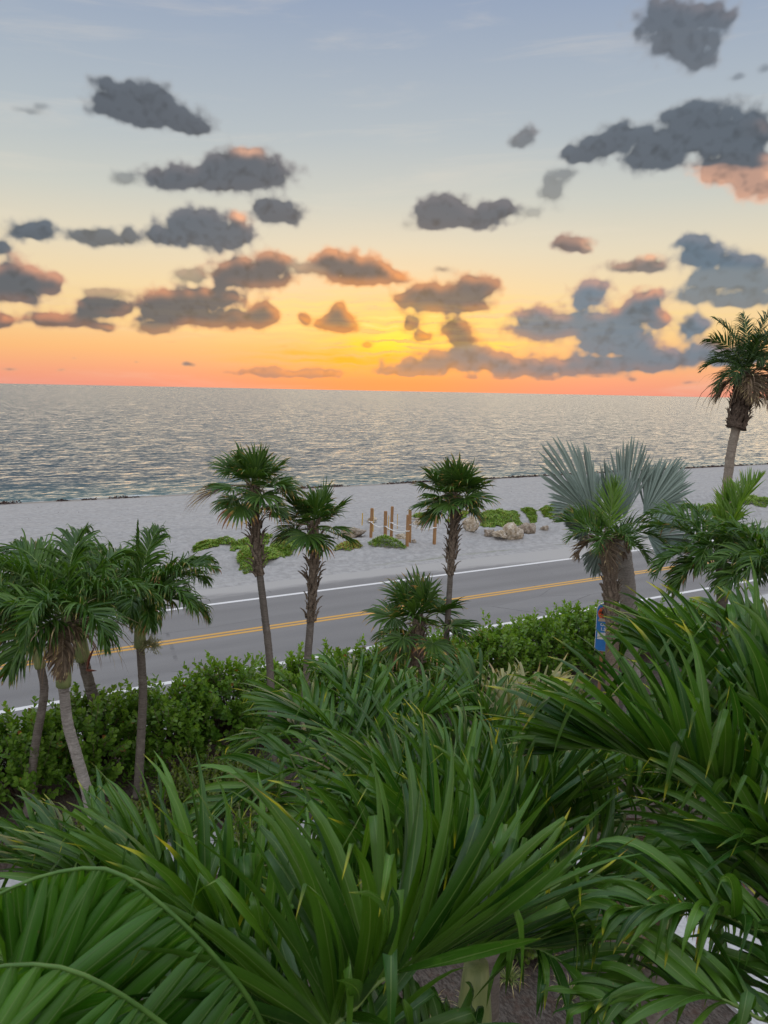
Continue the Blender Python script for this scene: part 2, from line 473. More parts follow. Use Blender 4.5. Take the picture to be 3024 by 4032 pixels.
def norm(v):
    return v / np.maximum(np.linalg.norm(v, axis=-1, keepdims=True), 1e-9)


def curve(pts, n):
    """Catmull-Rom through pts, n samples, evenly spaced"""
    P = np.asarray(pts, float)
    if len(P) == 2:
        return P[0] + (P[1] - P[0]) * np.linspace(0, 1, n)[:, None]
    Q = np.vstack([2 * P[0] - P[1], P, 2 * P[-1] - P[-2]])
    out = []
    for i in range(1, len(Q) - 2):
        t = np.linspace(0, 1, 24, endpoint=False)[:, None]
        a, b, c, d = Q[i - 1], Q[i], Q[i + 1], Q[i + 2]
        out.append(0.5 * (2 * b + (c - a) * t + (2 * a - 5 * b + 4 * c - d) * t ** 2 + (3 * b - a - 3 * c + d) * t ** 3))
    C = np.vstack(out + [P[-1:]])
    s = np.r_[0, np.cumsum(np.linalg.norm(np.diff(C, axis=0), axis=1))]
    u = np.linspace(0, s[-1], n)
    return np.c_[[np.interp(u, s, C[:, k]) for k in range(3)]].T


def tube(C, rad, sides=8, cap=True, squash=1.0, rough=0, rng=None):
    """tube along C with a radius per point; returns verts, faces"""
    C = np.asarray(C, float); n = len(C)
    rad = np.broadcast_to(np.asarray(rad, float), (n,))
    T = norm(np.gradient(C, axis=0))
    ref = np.array([0, 0, 1.0]) if abs(T[0][2]) < 0.85 else np.array([1.0, 0, 0])
    S = norm(np.cross(T, ref)); N = np.cross(S, T)
    ph = np.linspace(0, 2 * np.pi, sides, endpoint=False)
    rr = rad[:, None] * np.ones(sides)
    if rough:
        rr = rr * (1 + rough * (rng.rand(n, sides) - 0.5))
    V = C[:, None] + rr[..., None] * (np.cos(ph)[None, :, None] * S[:, None] + squash * np.sin(ph)[None, :, None] * N[:, None])
    F = []
    for i in range(n - 1):
        for j in range(sides):
            k = (j + 1) % sides
            F.append((i * sides + j, i * sides + k, (i + 1) * sides + k, (i + 1) * sides + j))
    V = V.reshape(-1, 3)
    if cap:
        F.append(tuple(range(sides))[::-1]); F.append(tuple(range((n - 1) * sides, n * sides)))
    return V, F


class Geo:
    def __init__(s): s.V = []; s.F = []; s.n = 0
    def add(s, V, F):
        V = np.asarray(V); s.V.append(V); s.F += [tuple(i + s.n for i in f) for f in F]; s.n += len(V)
    def mesh(s, name, mat, origin=(0, 0, 0), smooth=True):
        return mesh(name, np.vstack(s.V) - np.asarray(origin), s.F, mat, smooth=smooth)


def rot_axis(v, ax, ang):
    c = np.cos(ang)[:, None]; s_ = np.sin(ang)[:, None]
    return v * c + np.cross(ax, v) * s_ + ax * (np.sum(ax * v, 1, keepdims=True)) * (1 - c)


def blades(B, Dr, Wd, L, W, prof, droop, rng, M=8, cup=0.25, fold_p=None, fold_a=None, twist=None, wind=None, windv=None, rnd=None, dry=None):
    """K narrow leaf blades as ribbons with a folded midrib.
    B base, Dr direction, Wd width direction (K,3); L, W, droop (K,); prof(v)->relative width. -> verts (K,n,3), attr (K,n,4)"""
    K = len(B)
    P = B.copy(); Dr = norm(Dr); g = np.array([0, 0, -1.0])
    V = np.zeros((K, M + 1, 3, 3)); A = np.zeros((K, M + 1, 3, 4))
    if rnd is None: rnd = rng.rand(K)
    if dry is None: dry = np.zeros(K)
    fp = fold_p if fold_p is not None else np.full(K, 9.0)
    fa = fold_a if fold_a is not None else np.zeros(K)
    done = np.zeros(K, bool)
    for i in range(M + 1):
        v = i / M
        Wd = norm(Wd - np.sum(Wd * Dr, 1, keepdims=True) * Dr)
        Nn = np.cross(Dr, Wd)
        ww = (W * prof(v))[:, None] * 0.5
        V[:, i, 0] = P - Wd * ww + Nn * ww * cup
        V[:, i, 1] = P - Nn * ww * cup
        V[:, i, 2] = P + Wd * ww + Nn * ww * cup
        A[:, i, :, 0] = rnd[:, None]; A[:, i, :, 1] = v; A[:, i, :, 2] = np.array([0, 0.5, 1.0]); A[:, i, :, 3] = dry[:, None]
        if i == M: break
        Dr = Dr + g * (droop * (0.12 + 0.7 * v + 3.2 * v ** 3) / M)[:, None]
        if wind is not None: Dr = Dr + windv * (wind * (0.1 + 2.0 * v * v) / M)[:, None]
        hit = (~done) & (v + 0.5 / M > fp)
        if hit.any():
            Dr[hit] += g * fa[hit][:, None]; done |= hit
        post = done & ~hit
        if post.any(): Dr[post] += g * (fa[post] * 0.30)[:, None]
        Dr = norm(Dr)
        if twist is not None: Wd = rot_axis(Wd, Dr, twist / M)
        P = P + Dr * (L / M)[:, None]
    return V.reshape(K, -1, 3), A.reshape(K, -1, 4)


def ribbon_faces(M):
    F = []
    for i in range(M):
        for j in range(2):
            a = i * 3 + j
            F.append((a, a + 1, a + 4, a + 3))
    return np.array(F, np.int32)


def all_faces(K, M):
    f = ribbon_faces(M); n = (M + 1) * 3
    return (f[None] + (np.arange(K) * n)[:, None, None]).reshape(-1, 4)


def prof_leaflet(v):
    return min(1.0, 0.30 + v / 0.16 * 0.7) * (1 - max(0.0, (v - 0.42) / 0.58) ** 1.6) + 0.012


def prof_narrow(v):
    return min(1.0, 0.35 + v / 0.2) * (1 - max(0.0, (v - 0.25) / 0.75) ** 1.3) + 0.02


# ------------------------------------------------------------------ materials
def new_mat(name):
    m = bpy.data.materials.new(name); m.use_nodes = True
    m.node_tree.nodes.clear()
    return m, NB(m.node_tree)


def finish(nb, shader, disp=None):
    o = nb.n('ShaderNodeOutputMaterial'); nb.lk(shader, o.inputs[0])


def principled(nb, color, rough=0.6, normal=None, spec=0.5, **kw):
    p = nb.n('ShaderNodeBsdfPrincipled')
    if isinstance(color, tuple): p.inputs['Base Color'].default_value = color if len(color) == 4 else color + (1,)
    else: nb.lk(color, p.inputs['Base Color'])
    if isinstance(rough, (int, float)): p.inputs['Roughness'].default_value = rough
    else: nb.lk(rough, p.inputs['Roughness'])
    p.inputs['Specular IOR Level'].default_value = spec
    if normal is not None: nb.lk(normal, p.inputs['Normal'])
    for k, v in kw.items(): p.inputs[k].default_value = v
    return p


def leaf_mat(name, dark, light, dry1, dry2, trans=0.3, rough=0.42, rib=(0.20, 0.28, 0.10), ribw=0.03, tcol=None, spec=0.38, stripes=26.0):
    m, b = new_mat(name)
    at_ = b.n('ShaderNodeAttribute', attribute_name='leaf')
    sp = b.n('ShaderNodeSeparateColor'); b.lk(at_.outputs['Color'], sp.inputs[0])
    rnd, v, u = sp.outputs[0], sp.outputs[1], sp.outputs[2]
    dry = at_.outputs['Alpha']
    c = b.mix(rnd, dark + (1,), light + (1,))
    cv = b.n('ShaderNodeCombineXYZ'); b.lk(u, cv.inputs[0]); b.lk(b.m('MULTIPLY', v, 0.15), cv.inputs[1]); b.lk(b.m('MULTIPLY', rnd, 7.0), cv.inputs[2])
    nz = b.noise(cv.outputs[0], stripes, 2, 0.6)
    c = b.mix(b.mrange(nz, 0.30, 0.62, 0.0, 0.55, False), c, b.mix(0.55, c, (0.0, 0.01, 0.0, 1)))
    c = b.mix(b.mrange(nz, 0.60, 0.72, 0.0, 0.25, False), c, rib + (1,))
    spk = b.noise(b.obj(), 70.0, 2, 0.7)
    c = b.mix(b.mrange(spk, 0.70, 0.76, 0.0, 0.5, False), c, (0.16, 0.12, 0.05, 1))
    blot = b.noise(b.obj(), 9.0, 3, 0.6)
    c = b.mix(b.mrange(blot, 0.55, 0.75, 0.0, 0.3), c, light + (1,))
    ribf = b.m('LESS_THAN', b.m('ABSOLUTE', b.m('SUBTRACT', u, 0.5)), ribw)
    c = b.mix(b.m('MULTIPLY', ribf, 0.4), c, rib + (1,))
    d = b.m('ADD', b.m('SUBTRACT', v, 1.0), dry)
    d = b.m('ADD', d, b.m('MULTIPLY', b.m('SUBTRACT', nz, 0.5), 0.12))
    c = b.mix(b.mrange(d, -0.10, 0.03, 0.0, 1.0), c, dry1 + (1,))
    c = b.mix(b.mrange(d, 0.03, 0.13, 0.0, 1.0), c, dry2 + (1,))
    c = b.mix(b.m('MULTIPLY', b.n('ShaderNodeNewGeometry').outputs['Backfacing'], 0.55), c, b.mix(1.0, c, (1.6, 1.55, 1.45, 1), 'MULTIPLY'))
    bp = b.bump(nz, 0.25, 0.004)
    p = principled(b, c, rough, bp, spec)
    tr = b.n('ShaderNodeBsdfTranslucent')
    tc = b.mix(1.0, c, (tcol or (1.5, 1.45, 0.5)) + (1,), 'MULTIPLY')
    b.lk(tc, tr.inputs[0])
    ms = b.n('ShaderNodeMixShader'); ms.inputs[0].default_value = trans
    b.lk(p.outputs[0], ms.inputs[1]); b.lk(tr.outputs[0], ms.inputs[2])
    finish(b, ms.outputs[0])
    return m


YEL, BRN, STRAW, DEAD = (0.36, 0.36, 0.03), (0.20, 0.09, 0.03), (0.38, 0.32, 0.16), (0.16, 0.115, 0.075)
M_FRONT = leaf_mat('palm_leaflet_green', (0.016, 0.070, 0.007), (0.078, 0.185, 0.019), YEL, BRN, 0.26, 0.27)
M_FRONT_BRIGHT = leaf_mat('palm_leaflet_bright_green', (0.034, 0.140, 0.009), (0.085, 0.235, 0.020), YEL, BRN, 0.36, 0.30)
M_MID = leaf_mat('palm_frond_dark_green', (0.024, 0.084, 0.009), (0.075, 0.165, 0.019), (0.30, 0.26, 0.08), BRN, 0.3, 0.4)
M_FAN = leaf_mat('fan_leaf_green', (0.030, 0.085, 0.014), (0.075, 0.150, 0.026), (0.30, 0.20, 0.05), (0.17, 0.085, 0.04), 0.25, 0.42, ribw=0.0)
M_BACKLIT = leaf_mat('tall_palm_backlit_green', (0.018, 0.050, 0.012), (0.045, 0.095, 0.022), (0.30, 0.26, 0.08), BRN, 0.25, 0.45)  # backlit shade of the tall crown put into this green
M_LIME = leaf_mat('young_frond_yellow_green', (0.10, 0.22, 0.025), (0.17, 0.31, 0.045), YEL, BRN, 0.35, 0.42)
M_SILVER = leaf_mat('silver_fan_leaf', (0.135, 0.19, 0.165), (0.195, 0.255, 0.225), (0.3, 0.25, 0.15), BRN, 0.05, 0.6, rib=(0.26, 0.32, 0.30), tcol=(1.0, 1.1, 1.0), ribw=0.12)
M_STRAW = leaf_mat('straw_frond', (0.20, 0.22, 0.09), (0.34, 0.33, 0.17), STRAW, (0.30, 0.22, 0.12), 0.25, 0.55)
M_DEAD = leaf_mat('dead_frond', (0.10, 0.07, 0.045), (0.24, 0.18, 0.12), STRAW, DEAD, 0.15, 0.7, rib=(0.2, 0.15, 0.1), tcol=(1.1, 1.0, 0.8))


def bark_mat(name, c1, c2, ring=60.0, ringamt=0.5, bumpd=0.02):
    m, b = new_mat(name)
    o = b.obj()
    z = b.sep(o)[2]
    wob = b.noise(b.mapping(o, (3, 3, 3)), 1.0, 3)
    cv = b.n('ShaderNodeCombineXYZ'); b.lk(b.m('ADD', b.m('MULTIPLY', z, ring), b.m('MULTIPLY', wob, 4.0)), cv.inputs[2])
    rg_ = b.noise(cv.outputs[0], 0.6, 2, 0.7)
    fine = b.noise(b.mapping(o, (18, 18, 50)), 1.0, 4, 0.65)
    f = b.m('ADD', b.m('MULTIPLY', rg_, ringamt), b.m('MULTIPLY', fine, 1 - ringamt))
    lich = b.noise(o, 5.0, 4, 0.6)
    c = b.ramp(f, [(0.30, c1 + (1,)), (0.52, tuple((p + q) / 2 for p, q in zip(c1, c2)) + (1,)), (0.72, c2 + (1,))])
    c = b.mix(b.mrange(lich, 0.52, 0.72, 0.0, 0.45), c, tuple(min(1, x * 1.35) for x in c2) + (1,))
    p = principled(b, c, 0.85, b.bump(f, 0.8, bumpd), 0.2)
    finish(b, p.outputs[0])
    return m


M_TRUNK = bark_mat('ringed_grey_bark', (0.075, 0.062, 0.05), (0.23, 0.21, 0.18))
M_TRUNK_PALE = bark_mat('pale_ringed_bark', (0.13, 0.12, 0.105), (0.42, 0.40, 0.36), 46.0)
M_TRUNK_TALL = bark_mat('tan_ringed_bark', (0.15, 0.125, 0.10), (0.36, 0.32, 0.26), 40.0)
M_BOOT = bark_mat('dry_leaf_base', (0.085, 0.062, 0.045), (0.30, 0.25, 0.19), 12.0, 0.2)
M_BOOT_DARK = bark_mat('dark_dry_leaf_base', (0.05, 0.035, 0.027), (0.19, 0.15, 0.115), 12.0, 0.2)


def plain_mat(name, c1, c2, scale=8.0, rough=0.6, bump=0.2, bd=0.01, spec=0.4, stretch=(1, 1, 1)):
    m, b = new_mat(name)
    o = b.mapping(b.obj(), stretch)
    n = b.noise(o, scale, 4, 0.6)
    c = b.mix(b.mrange(n, 0.3, 0.7, 0, 1), c1 + (1,), c2 + (1,))
    p = principled(b, c, rough, b.bump(n, bump, bd), spec)
    finish(b, p.outputs[0])
    return m


M_SHAFT = plain_mat('green_crownshaft', (0.17, 0.23, 0.08), (0.28, 0.33, 0.13), 6, 0.45, stretch=(4, 4, 0.6))
M_RACHIS = plain_mat('green_rachis', (0.08, 0.15, 0.03), (0.15, 0.23, 0.05), 20, 0.5)
M_RACHIS_GREEN = plain_mat('bright_green_rachis', (0.04, 0.11, 0.014), (0.07, 0.155, 0.024), 20, 0.5)
M_RACHIS_DRY = plain_mat('dry_rachis', (0.20, 0.15, 0.09), (0.33, 0.26, 0.17), 20, 0.7)
M_RACHIS_SILVER = plain_mat('silver_petiole', (0.25, 0.30, 0.26), (0.35, 0.40, 0.35), 20, 0.6)
M_FLOWER = plain_mat('flower_stalk', (0.28, 0.30, 0.13), (0.40, 0.40, 0.20), 20, 0.7)
M_SPATHE = plain_mat('red_brown_spathe', (0.10, 0.02, 0.012), (0.20, 0.045, 0.02), 9, 0.5)


# ------------------------------------------------------------------ setting: ground
def strip(name, s0, s1, d0, d1, z, mat, ns=40, nd=4, noise_amp=0.0):
    S = np.linspace(s0, s1, ns + 1); Dd = np.linspace(d0, d1, nd + 1)
    X, Y = np.meshgrid(S, Dd, indexing='ij')
    Z = np.full_like(X, z)
    if noise_amp: Z = Z + noise_amp * fbm(X * 1.7, Y * 1.7, 91, 4)
    V = np.stack([X, Y, Z], -1).reshape(-1, 3)
    i, j = np.meshgrid(np.arange(ns), np.arange(nd), indexing='ij')
    a = (i * (nd + 1) + j).ravel()
    F = np.stack([a, a + nd + 1, a + nd + 2, a + 1], 1)
    o = obj(name, mesh(name, V, F, mat), kind='structure')
    return o


# road: weathered asphalt, sand blown over its sea-side edge
ROAD_N, ROAD_Y, ROAD_F = 19.67, 22.96, 26.45


def asphalt_mat():
    m, b = new_mat('weathered_asphalt')
    o = b.obj(); xyz = b.sep(o)
    grain = b.noise(o, 55.0, 4, 0.75)
    g2 = b.noise(o, 14.0, 3, 0.6)
    big = b.noise(b.mapping(o, (0.12, 0.7, 1)), 1.0, 4, 0.6)
    c = b.mix(b.mrange(grain, 0.32, 0.68, 0, 1, False), (0.125, 0.122, 0.119, 1), (0.225, 0.220, 0.215, 1))
    c = b.mix(b.mrange(g2, 0.35, 0.7, 0.0, 0.35), c, (0.165, 0.162, 0.16, 1))
    c = b.mix(b.mrange(big, 0.4, 0.7, 0.0, 0.45), c, (0.225, 0.221, 0.217, 1))
    # worn wheel tracks
    for yc in (20.6, 22.0, 23.9, 25.4):
        t = b.m('SUBTRACT', 1.0, b.m('DIVIDE', b.m('ABSOLUTE', b.m('SUBTRACT', xyz[1], yc)), 0.45), clamp=True)
        c = b.mix(b.m('MULTIPLY', t, 0.30), c, (0.125, 0.123, 0.122, 1))
    crk = b.n('ShaderNodeTexVoronoi', feature='DISTANCE_TO_EDGE')
    b.lk(b.mapping(o, (0.16, 0.5, 1)), crk.inputs['Vector']); crk.inputs['Scale'].default_value = 1.0
    ck = b.m('MULTIPLY', b.m('LESS_THAN', b.m('ADD', crk.outputs[0], b.m('MULTIPLY', g2, 0.02)), 0.016), b.mrange(big, 0.5, 0.6, 0, 0.5))
    c = b.mix(ck, c, (0.05, 0.05, 0.05, 1))
    # sand drifting in from the beach
    nz = b.noise(b.mapping(o, (0.25, 0.8, 1)), 1.0, 5, 0.65)
    edge = b.m('ADD', xyz[1], b.m('MULTIPLY', b.m('SUBTRACT', nz, 0.5), 2.4))
    edge = b.m('ADD', edge, b.mrange(xyz[0], 14, 30, 0.0, 1.1))
    sf = b.mrange(edge, 27.0, 28.0, 0.0, 0.95)
    edge2 = b.m('SUBTRACT', b.m('MULTIPLY', b.m('SUBTRACT', nz, 0.5), 1.4), xyz[1])
    sf2 = b.mrange(edge2, -18.3, -17.6, 0.0, 0.8)
    sc = b.mix(grain, (0.29, 0.28, 0.262, 1), (0.40, 0.388, 0.367, 1))
    c = b.mix(b.m('MAXIMUM', sf, sf2), c, sc)
    p = principled(b, c, 0.85, b.bump(grain, 0.5, 0.012), 0.3)
    finish(b, p.outputs[0])
    return m


def sand_mat():
    m, b = new_mat('pale_sand')
    o = b.obj(); xyz = b.sep(o)
    fine = b.noise(o, 60.0, 3, 0.7)
    mid = b.noise(o, 3.2, 5, 0.65)
    lines = b.noise(b.mapping(o, (0.05, 2.0, 1)), 1.0, 4, 0.6)
    c = b.mix(b.mrange(mid, 0.3, 0.72, 0, 1), (0.285, 0.279, 0.267, 1), (0.41, 0.40, 0.385, 1))
    c = b.mix(b.mrange(fine, 0.3, 0.7, 0.0, 0.25, False), c, (0.26, 0.25, 0.235, 1))
    c = b.mix(b.mrange(lines, 0.48, 0.7, 0.0, 0.5), c, (0.285, 0.28, 0.272, 1))
    # damp strip at the water and sparse low growth at the road's edge
    wet = b.mrange(b.m('ADD', xyz[1], b.m('MULTIPLY', mid, 1.0)), 58.6, 60.6, 0.0, 1.0)
    c = b.mix(wet, c, (0.235, 0.215, 0.19, 1))
    gz = b.noise(b.mapping(o, (0.10, 0.9, 1)), 1.0, 5, 0.75)
    gb = b.m('MULTIPLY', b.mrange(gz, 0.54, 0.64, 0, 1), b.m('MULTIPLY', b.mrange(xyz[1], 28.2, 28.6, 0, 1), b.mrange(xyz[1], 29.0, 29.8, 1, 0)))
    c = b.mix(b.m('MULTIPLY', gb, b.mrange(fine, 0.35, 0.6, 0.1, 0.75)), c, (0.16, 0.18, 0.08, 1))
    h = b.m('ADD', b.m('MULTIPLY', mid, 0.6), b.m('ADD', b.m('MULTIPLY', fine, 0.12), b.m('MULTIPLY', lines, 0.4)))
    p = principled(b, c, 0.9, b.bump(h, 0.9, 0.14), 0.2)
    finish(b, p.outputs[0])
    return m


def paint_mat(name, col):
    m, b = new_mat(name)
    o = b.obj()
    n = b.noise(o, 30.0, 4, 0.7)
    c = b.mix(b.mrange(n, 0.58, 0.75, 0.0, 0.55), col + (1,), (0.2, 0.2, 0.2, 1))
    finish(b, principled(b, c, 0.6, b.bump(n, 0.3, 0.005), 0.4).outputs[0])
    return m


M_ASPHALT, M_SAND = asphalt_mat(), sand_mat()
M_WHITE, M_YELLOW = paint_mat('white_road_paint', (0.62, 0.62, 0.61)), paint_mat('yellow_road_paint', (0.50, 0.265, 0.04))
strip('road', -300, 900, 17.2, 28.6, 0.0, M_ASPHALT, 240, 12)


def marking(name, d, wdt, mat):
    return strip(name, -300, 900, d - wdt / 2, d + wdt / 2, 0.004, mat, 60, 1)


marking('white_edge_line', ROAD_N, 0.20, M_WHITE)
marking('white_edge_line', ROAD_F, 0.20, M_WHITE)
marking('yellow_centre_line', ROAD_Y - 0.13, 0.16, M_YELLOW)
marking('yellow_centre_line', ROAD_Y + 0.13, 0.16, M_YELLOW)


# beach terrain, one sheet from the road's edge to below the water
def beach_z(s, d):
    s = np.asarray(s, float); d = np.asarray(d, float)
    base = np.interp(d, [27.6, 28.6, 30.5, 33, 36, 39, 44, 52, 58, 61.5, 66, 80], [-0.12, 0.012, 0.08, 0.32, 0.42, 0.20, 0.0, -0.12, -0.48, -0.80, -1.3, -2.6])
    dune = sstep(29.5, 32, d) * sstep(42, 37, d)
    rough = sstep(28.6, 30.5, d) * (0.25 + 0.75 * sstep(46, 38, d)) * sstep(61, 56, d)
    z = base + dune * (0.34 * fbm(s * 0.28, d * 0.35, 311, 3) + 0.10 * fbm(s * 0.7, d * 0.8, 315, 3))
    z = z + rough * (0.095 * fbm(s * 0.9, d * 1.1, 321, 4) + 0.055 * fbm(s * 2.6, d * 2.9, 331, 3))
    tr = 0.050 * perlin(d * 5.0 + 0.2 * perlin(s * 0.15, d * 0.2, 5), s * 0.04, 341) * (sstep(28.4, 28.8, d) * sstep(32.5, 30.5, d) + 0.6 * sstep(42, 45, d) * sstep(59, 55, d))
    return z + tr


S = np.r_[np.linspace(-400, -24, 12)[:-1], np.linspace(-24, 70, 430)[:-1], np.linspace(70, 150, 140)[:-1], np.geomspace(150, 6000, 40)]
Dd = np.r_[np.linspace(27.6, 46, 130)[:-1], np.linspace(46, 62, 60)[:-1], np.linspace(62, 80, 12)]
X, Y = np.meshgrid(S, Dd, indexing='ij')
Z = beach_z(X, Y)
i, j = np.meshgrid(np.arange(len(S) - 1), np.arange(len(Dd) - 1), indexing='ij')
a = (i * len(Dd) + j).ravel()
obj('beach_sand', mesh('beach_sand', np.stack([X, Y, Z], -1).reshape(-1, 3), np.stack([a, a + len(Dd), a + len(Dd) + 1, a + 1], 1), M_SAND), kind='structure')


def sea_mat():
    m, b = new_mat('sea_water')
    o = b.obj(); xyz = b.sep(o)
    n0 = b.noise(b.mapping(o, (0.022, 0.07, 1)), 1.0, 3, 0.5)

    def slope(sx, sy, rot, det, dist):
        nd = b.n('ShaderNodeTexNoise'); nd.inputs['Scale'].default_value = 1.0; nd.inputs['Detail'].default_value = det
        nd.inputs['Roughness'].default_value = 0.6; nd.inputs['Distortion'].default_value = dist
        b.lk(b.mapping(o, (sx, sy, 1), rot=(0, 0, rot)), nd.inputs['Vector'])
        v = b.n('ShaderNodeVectorMath', operation='SUBTRACT'); b.lk(nd.outputs['Color'], v.inputs[0]); v.inputs[1].default_value = (0.5, 0.5, 0.5)
        return v.outputs[0]

    def vsum(a_, k, c_):
        nd = b.n('ShaderNodeVectorMath', operation='MULTIPLY_ADD')
        b.lk(a_, nd.inputs[0]); nd.inputs[1].default_value = k
        if isinstance(c_, tuple): nd.inputs[2].default_value = c_
        else: b.lk(c_, nd.inputs[2])
        return nd.outputs[0]

    # wave facets: the surface slope itself, in two sizes
    nv = vsum(slope(0.36, 1.05, 0.10, 3, 0.6), (0.40, 1.0, 0), (0, -0.22, 1.0))
    nv = vsum(slope(1.6, 3.3, -0.15, 3, 0.4), (0.50, 1.1, 0), nv)
    nn = b.n('ShaderNodeVectorMath', operation='NORMALIZE'); b.lk(nv, nn.inputs[0])
    shal = b.mrange(b.m('ADD', xyz[1], b.m('MULTIPLY', n0, 20.0)), 64, 84, 1.0, 0.0)
    deep = (0.028, 0.048, 0.052, 1)
    c = b.mix(shal, deep, (0.045, 0.105, 0.095, 1))
    fo = b.noise(b.mapping(o, (0.3, 1.3, 1)), 1.0, 5, 0.7)
    run = b.m('ADD', xyz[1], b.m('MULTIPLY', b.noise(b.mapping(o, (0.08, 0.0, 1)), 1.0, 3), 3.0))
    ff = b.m('MULTIPLY', b.mrange(run, 63.0, 64.6, 1.0, 0.0), b.mrange(fo, 0.47, 0.6, 0.0, 1.0))
    ff = b.m('MULTIPLY', ff, b.mrange(xyz[0], 8, 40, 1.0, 0.15))
    c = b.mix(ff, c, (0.75, 0.76, 0.76, 1))
    rough = b.m('ADD', b.m('MULTIPLY', ff, 0.6), 0.16)
    p = principled(b, c, rough, nn.outputs[0], 0.5, IOR=1.333)
    finish(b, p.outputs[0])
    return m


Ss = np.r_[-30000, -8000, -2000, np.linspace(-500, 1500, 21), 4000, 12000, 40000]
Ds = np.r_[57.5, np.linspace(60, 400, 20), 1000, 3000, 10000, 45000]
X, Y = np.meshgrid(Ss, Ds, indexing='ij')
i, j = np.meshgrid(np.arange(len(Ss) - 1), np.arange(len(Ds) - 1), indexing='ij')
a = (i * len(Ds) + j).ravel()
obj('sea', mesh('sea', np.stack([X, Y, np.full_like(X, -0.8)], -1).reshape(-1, 3), np.stack([a, a + len(Ds), a + len(Ds) + 1, a + 1], 1), sea_mat()), kind='structure')

# garden floor, walkway, kerbside
def soil_mat():
    m, b = new_mat('mulch_soil')
    o = b.obj()
    n = b.noise(o, 6.0, 6, 0.7)
    chips = b.noise(b.mapping(o, (40, 14, 20)), 1.0, 3, 0.7)
    c = b.mix(b.mrange(chips, 0.35, 0.65, 0, 1), (0.035, 0.028, 0.022, 1), (0.10, 0.085, 0.072, 1))
    c = b.mix(b.mrange(n, 0.45, 0.7, 0, 0.7), c, (0.065, 0.038, 0.026, 1))
    finish(b, principled(b, c, 0.95, b.bump(chips, 0.8, 0.03), 0.15).outputs[0])
    return m


strip('garden_soil', -300, 400, -30, 17.0, -0.03, soil_mat(), 140, 24, 0.03)
M_CONC = plain_mat('pale_concrete', (0.33, 0.33, 0.325), (0.45, 0.45, 0.44), 14, 0.85, 0.3, 0.006)
strip('sidewalk', -300, 900, 16.3, 17.9, 0.03, M_CONC, 200, 2)
walk = np.array([[9.0, 2.0], [9.1, 5.2], [9.6, 6.6], [9.3, 8.4], [7.5, 10.2], [5.2, 11.3], [3.4, 11.8], [0.5, 12.0], [-4, 12.2]])
Wc = curve(np.c_[walk, np.zeros(len(walk))], 60)
Tn = norm(np.gradient(Wc, axis=0)); Sn = np.c_[-Tn[:, 1], Tn[:, 0], np.zeros(len(Tn))]
V = np.vstack([Wc + Sn * 0.6 + [0, 0, 0.03], Wc - Sn * 0.6 + [0, 0, 0.03], Wc + Sn * 0.6 - [0, 0, 0.1], Wc - Sn * 0.6 - [0, 0, 0.1]])
n_ = len(Wc); F = []
for i in range(n_ - 1):
    F += [(i, i + 1, n_ + i + 1, n_ + i), (i, 2 * n_ + i, 2 * n_ + i + 1, i + 1), (n_ + i, n_ + i + 1, 3 * n_ + i + 1, 3 * n_ + i)]
obj('garden_walkway', mesh('garden_walkway', V, F, M_CONC, smooth=False), kind='structure')

